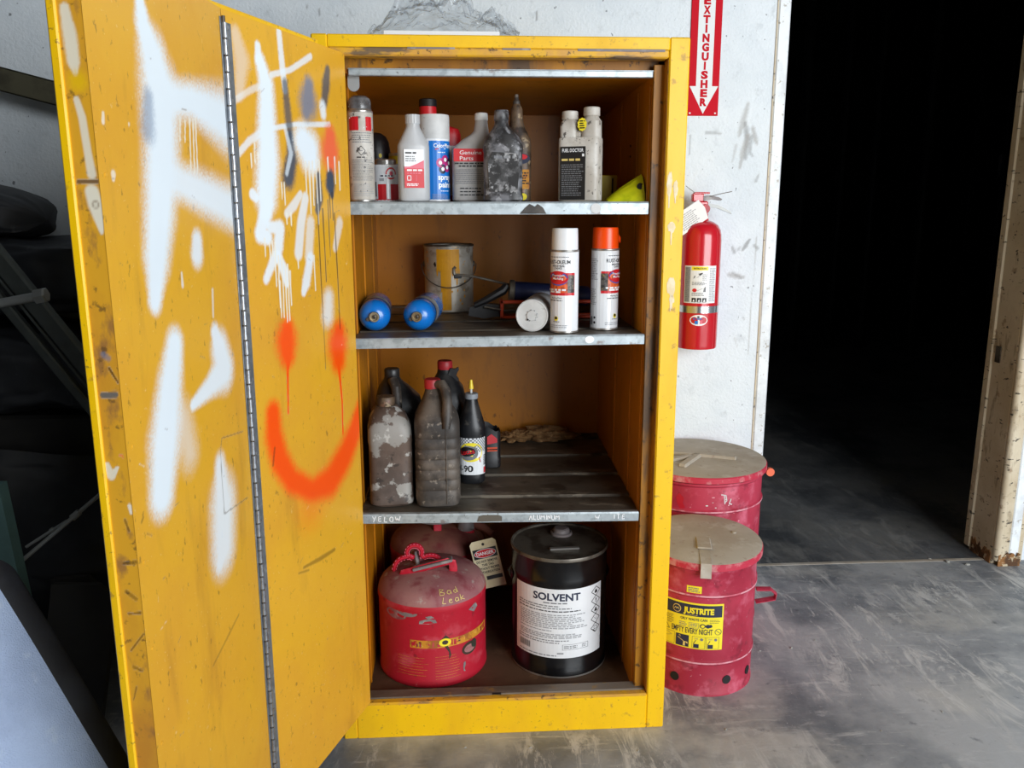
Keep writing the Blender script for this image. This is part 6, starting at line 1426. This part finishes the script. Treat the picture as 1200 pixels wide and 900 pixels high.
# bundles stacked upwards: (name, label, centre, radii, exponent, tilt)
def bundle(lab, c, rx, ry, rz, tilt, seed, amp=.12, mat='tarp_black', n=3.6, yaw=0.0, name='tarp_bundle'):
    mb = MB(); rings = []
    nu, nv = 80, 44
    for j in range(nv + 1):
        u = -1 + 2 * j / nv; e = (1 - abs(u) ** 3.2) ** (1 / 3.2) if abs(u) < 1 else 0.0
        e = max(e, .02); ring = []
        for i in range(nu):
            a = 2 * math.pi * i / nu; ca, sa = math.cos(a), math.sin(a)
            yy = ry * e * math.copysign(abs(ca) ** (2 / n), ca); zz = rz * e * math.copysign(abs(sa) ** (2 / n), sa)
            k = 1 + amp * (.8 - 2.6 * abs(mnoise.fractal(Vector((u * 1.7 + seed, ca * .9 + u * .8, sa * 1.1)), .9, 2.1, 3)))
            ring.append((u * rx, yy * k, zz * k))
        rings.append(ring)
    mb.loft(rings); o = mb.build(name, mat, None, smooth=60); o.location = c; o.rotation_euler = (0, tilt, yaw)
    tag(o, lab, 'tarp'); return o
bundle('folded black tarp, middle of the pile, behind the grey table legs', (-1.03, .66, .848), .56, .19, .125, .03, 2.0)
bundle('thick rolled black tarp resting under the topmost folded one', (-1.00, .66, 1.105), .50, .19, .105, -.03, 5.0, .08)
tp_ = bundle('topmost folded black tarp tied with a tan strap', (-1.24, .67, 1.318), .36, .16, .075, .16, 9.0, .10)
mb = MB(); mb.tube([(.02 + .01 * math.sin(a * 3), .170 * math.cos(a), .096 * math.sin(a)) for a in np.linspace(0, 2 * math.pi, 40)[:-1]], .006, 8, closed=True, sq=(.3, 1.3)); o = mb.build('strap', 'strap_tan', tp_); o['label'] = 'frayed tan tie strap'
mb = MB(); mb.tube([(-.02, -.165, .03), (.08, -.17, .035), (.15, -.16, .015), (.20, -.15, .01)], .004, 8); mb.build('cord', 'strap_tan', tp_)
# steel channel leaning across the wall
t = thing('steel_channel', 'dark olive steel channel leaning across the wall above the tarps', 'steel bar', (0, 0, 0), 0)
a, b = Vector((-1.55, .80, 1.80)), Vector((-.30, .80, 1.475))
dv = (b - a).normalized(); L_ = (b - a).length
mx = Matrix.Translation(a) @ Matrix.Rotation(-math.atan2(dv.z, dv.x), 4, 'Y')
mb = MB(); mb.box(0, -.035, -.034, L_, -.029, .034, .002, mx=mx); mb.box(0, -.035, .028, L_, .035, .034, .002, mx=mx); mb.box(0, -.035, -.034, L_, .035, -.028, .002, mx=mx); mb.build('channel_body', 'olive_steel', t)
# the upright that the channel rests on
t = thing('steel_upright', 'dark steel upright standing against the wall behind the open door', 'post', (-.33, .80, 0), 0)
mb = MB(); mb.box(-.03, -.03, 0, .03, .05, 1.445, .004); mb.build('upright_body', 'olive_steel', t)
mb = MB(); mb.box(-.06, -.06, 0, .06, .06, .012, .002); mb.build('foot_plate', 'olive_steel', t)
# folded table legs in front of the tarps
def bar(nm, lab, a, b, w, h, mat, cat, group=None):
    a, b = Vector(a), Vector(b); d_ = (b - a); L_ = d_.length; d_.normalize()
    q = d_.to_track_quat('X', 'Z'); mb = MB(); mb.box(0, -w / 2, -h / 2, L_, w / 2, h / 2, min(w, h) * .18, mx=Matrix.Translation(a) @ q.to_matrix().to_4x4())
    t = thing(nm, lab, cat, (0, 0, 0), 0, group); mb.build(nm + '_bar', mat, t); return t, Matrix.Translation(a) @ q.to_matrix().to_4x4(), L_
t, m_, L_ = bar('table_leg', 'wide grey steel table leg leaning down across the black tarps', (-1.10, .385, 1.49), (-.36, .36, .40), .03, .048, 'leg_grey', 'table leg')
mb = MB(); mb.box(.1, -.019, -.030, L_ - .05, -.014, -.024, .001, mx=m_); mb.build('fold_lip', 'leg_grey', t)
mb = MB(); mb.box(L_ - .02, -.02, -.03, L_ + .012, .02, .03, .004, mx=m_); mb.build('foot', 'black_rubber', t)
t, m_, L_ = bar('table_leg', 'narrow grey steel table leg below the wide one', (-1.10, .375, 1.375), (-.40, .35, .36), .024, .026, 'leg_grey', 'table leg')
mb = MB(); mb.box(L_ - .02, -.015, -.016, L_ + .012, .015, .016, .004, mx=m_); mb.build('foot', 'black_rubber', t)
t = thing('stand_bolt', 'pale grey rod with a hexagonal head sticking out over the table legs', 'bolt', (0, 0, 0), 0)
mb = MB(); mb.tube([(-1.05, .30, 1.026), (-.76, .30, 1.078)], .0115, 18); mb.build('rod', 'bolt_grey', t)
mb = MB(); mxh = Matrix.Translation((-.765, .30, 1.077)) @ Vector((.29, 0, .052)).to_track_quat('Z', 'Y').to_matrix().to_4x4(); mb.lathe([(.016, 0), (.020, .003), (.020, .026), (.016, .030), (.0005, .030)], 6, mx=mxh); mb.build('hex_head', 'bolt_grey', t)
# teal post at the left with the rod's bracket
t = thing('teal_post', 'pale teal painted steel post beside the vinyl sheet', 'post', (-.845, .20, 0), 0)
mb = MB(); mb.prism([(-.035, 0), (.045, 0), (-.004, .62), (-.030, .62)], -.02, .02); mb.build('post_body', 'teal_paint', t)
mb = MB(); mb.box(-.05, -.035, 0, .06, .035, .01, .002); mb.build('foot_plate', 'teal_paint', t)
# thin poles
for lab, a, b, r_ in (('thin grey tent pole with a joint slanting up beside the teal post', (-.86, .23, .385), (-.63, .29, .575), .0055), ('short thin grey tent pole beside the longer one', (-.85, .27, .42), (-.745, .285, .485), .004)):
    t = thing('tent_pole', lab, 'pole', (0, 0, 0), 0, 'thin tent poles')
    mb = MB(); mb.tube([a, b], r_, 10); mb.build('pole_tube', 'bolt_grey', t)
    m = Vector(a).lerp(Vector(b), .6); m2 = Vector(a).lerp(Vector(b), .68); mb = MB(); mb.tube([tuple(m), tuple(m2)], r_ * 1.7, 10); mb.build('joint', 'bolt_grey', t)
# dark boards leaning low down
for lab, c, w, h, ry, rx in (('dark cardboard sheet leaning low, the wider of two', (-.715, .12, .004), .16, .36, .14, -.18), ('dark cardboard sheet leaning low, the narrower one tucked behind', (-.74, .215, .004), .13, .34, .05, -.14)):
    t = thing('cardboard_sheet', lab, 'cardboard', c, 0, 'leaning cardboard sheets'); t.rotation_euler = (rx, ry, 0)
    mb = MB(); mb.prism([(-w / 2, 0), (w / 2, 0), (w / 2, h * .90), (w * .2, h), (-w / 2, h * .97)], -.012, .012); mb.build('sheet', 'dark_board', t, smooth=0)
# shiny vinyl sheet over a low roll in the corner
def vinyl(u, v):
    # v runs down the rolled ridge, u across it: the face towards the room, then over the ridge and away
    e0 = Vector((-.555, -.54, .735)); e1 = Vector((-.215, -.57, -.02))
    p = e0.lerp(e1, v)
    n_ = .006 * math.sin(6 * v + 5 * u) + .012 * fold(u, v, 6) + .008 * math.sin(3 * v - 9 * u)
    if u < .55:
        k = (.55 - u) / .55
        q = p + Vector((-.52 * k, -.42 * k, -.10 * k - .22 * k * k)) + Vector((.2, -.9, .4)) * n_ * min(1, k * 4)
    else:
        a = (u - .55) / .45 * 2.0; R_ = .085
        q = p + Vector((.95 * math.sin(a) * R_, .85 * math.sin(a) * R_, -.9 * R_ * (1 - math.cos(a)) + .004 * math.sin(9 * v)))
    q.z = max(q.z, .010)
    return tuple(q)
vin = drape('vinyl_sheet', 'shiny pale blue vinyl sheet with dark shade painted along its edge in the corner beside the open door', 'vinyl sheet', 'vinyl', vinyl, 70, 70, .004)
vin.data.materials.append(MATS['vinyl_shade'])
for p_ in vin.data.polygons:                      # past the ridge, shade from the door is coloured in as a dark band
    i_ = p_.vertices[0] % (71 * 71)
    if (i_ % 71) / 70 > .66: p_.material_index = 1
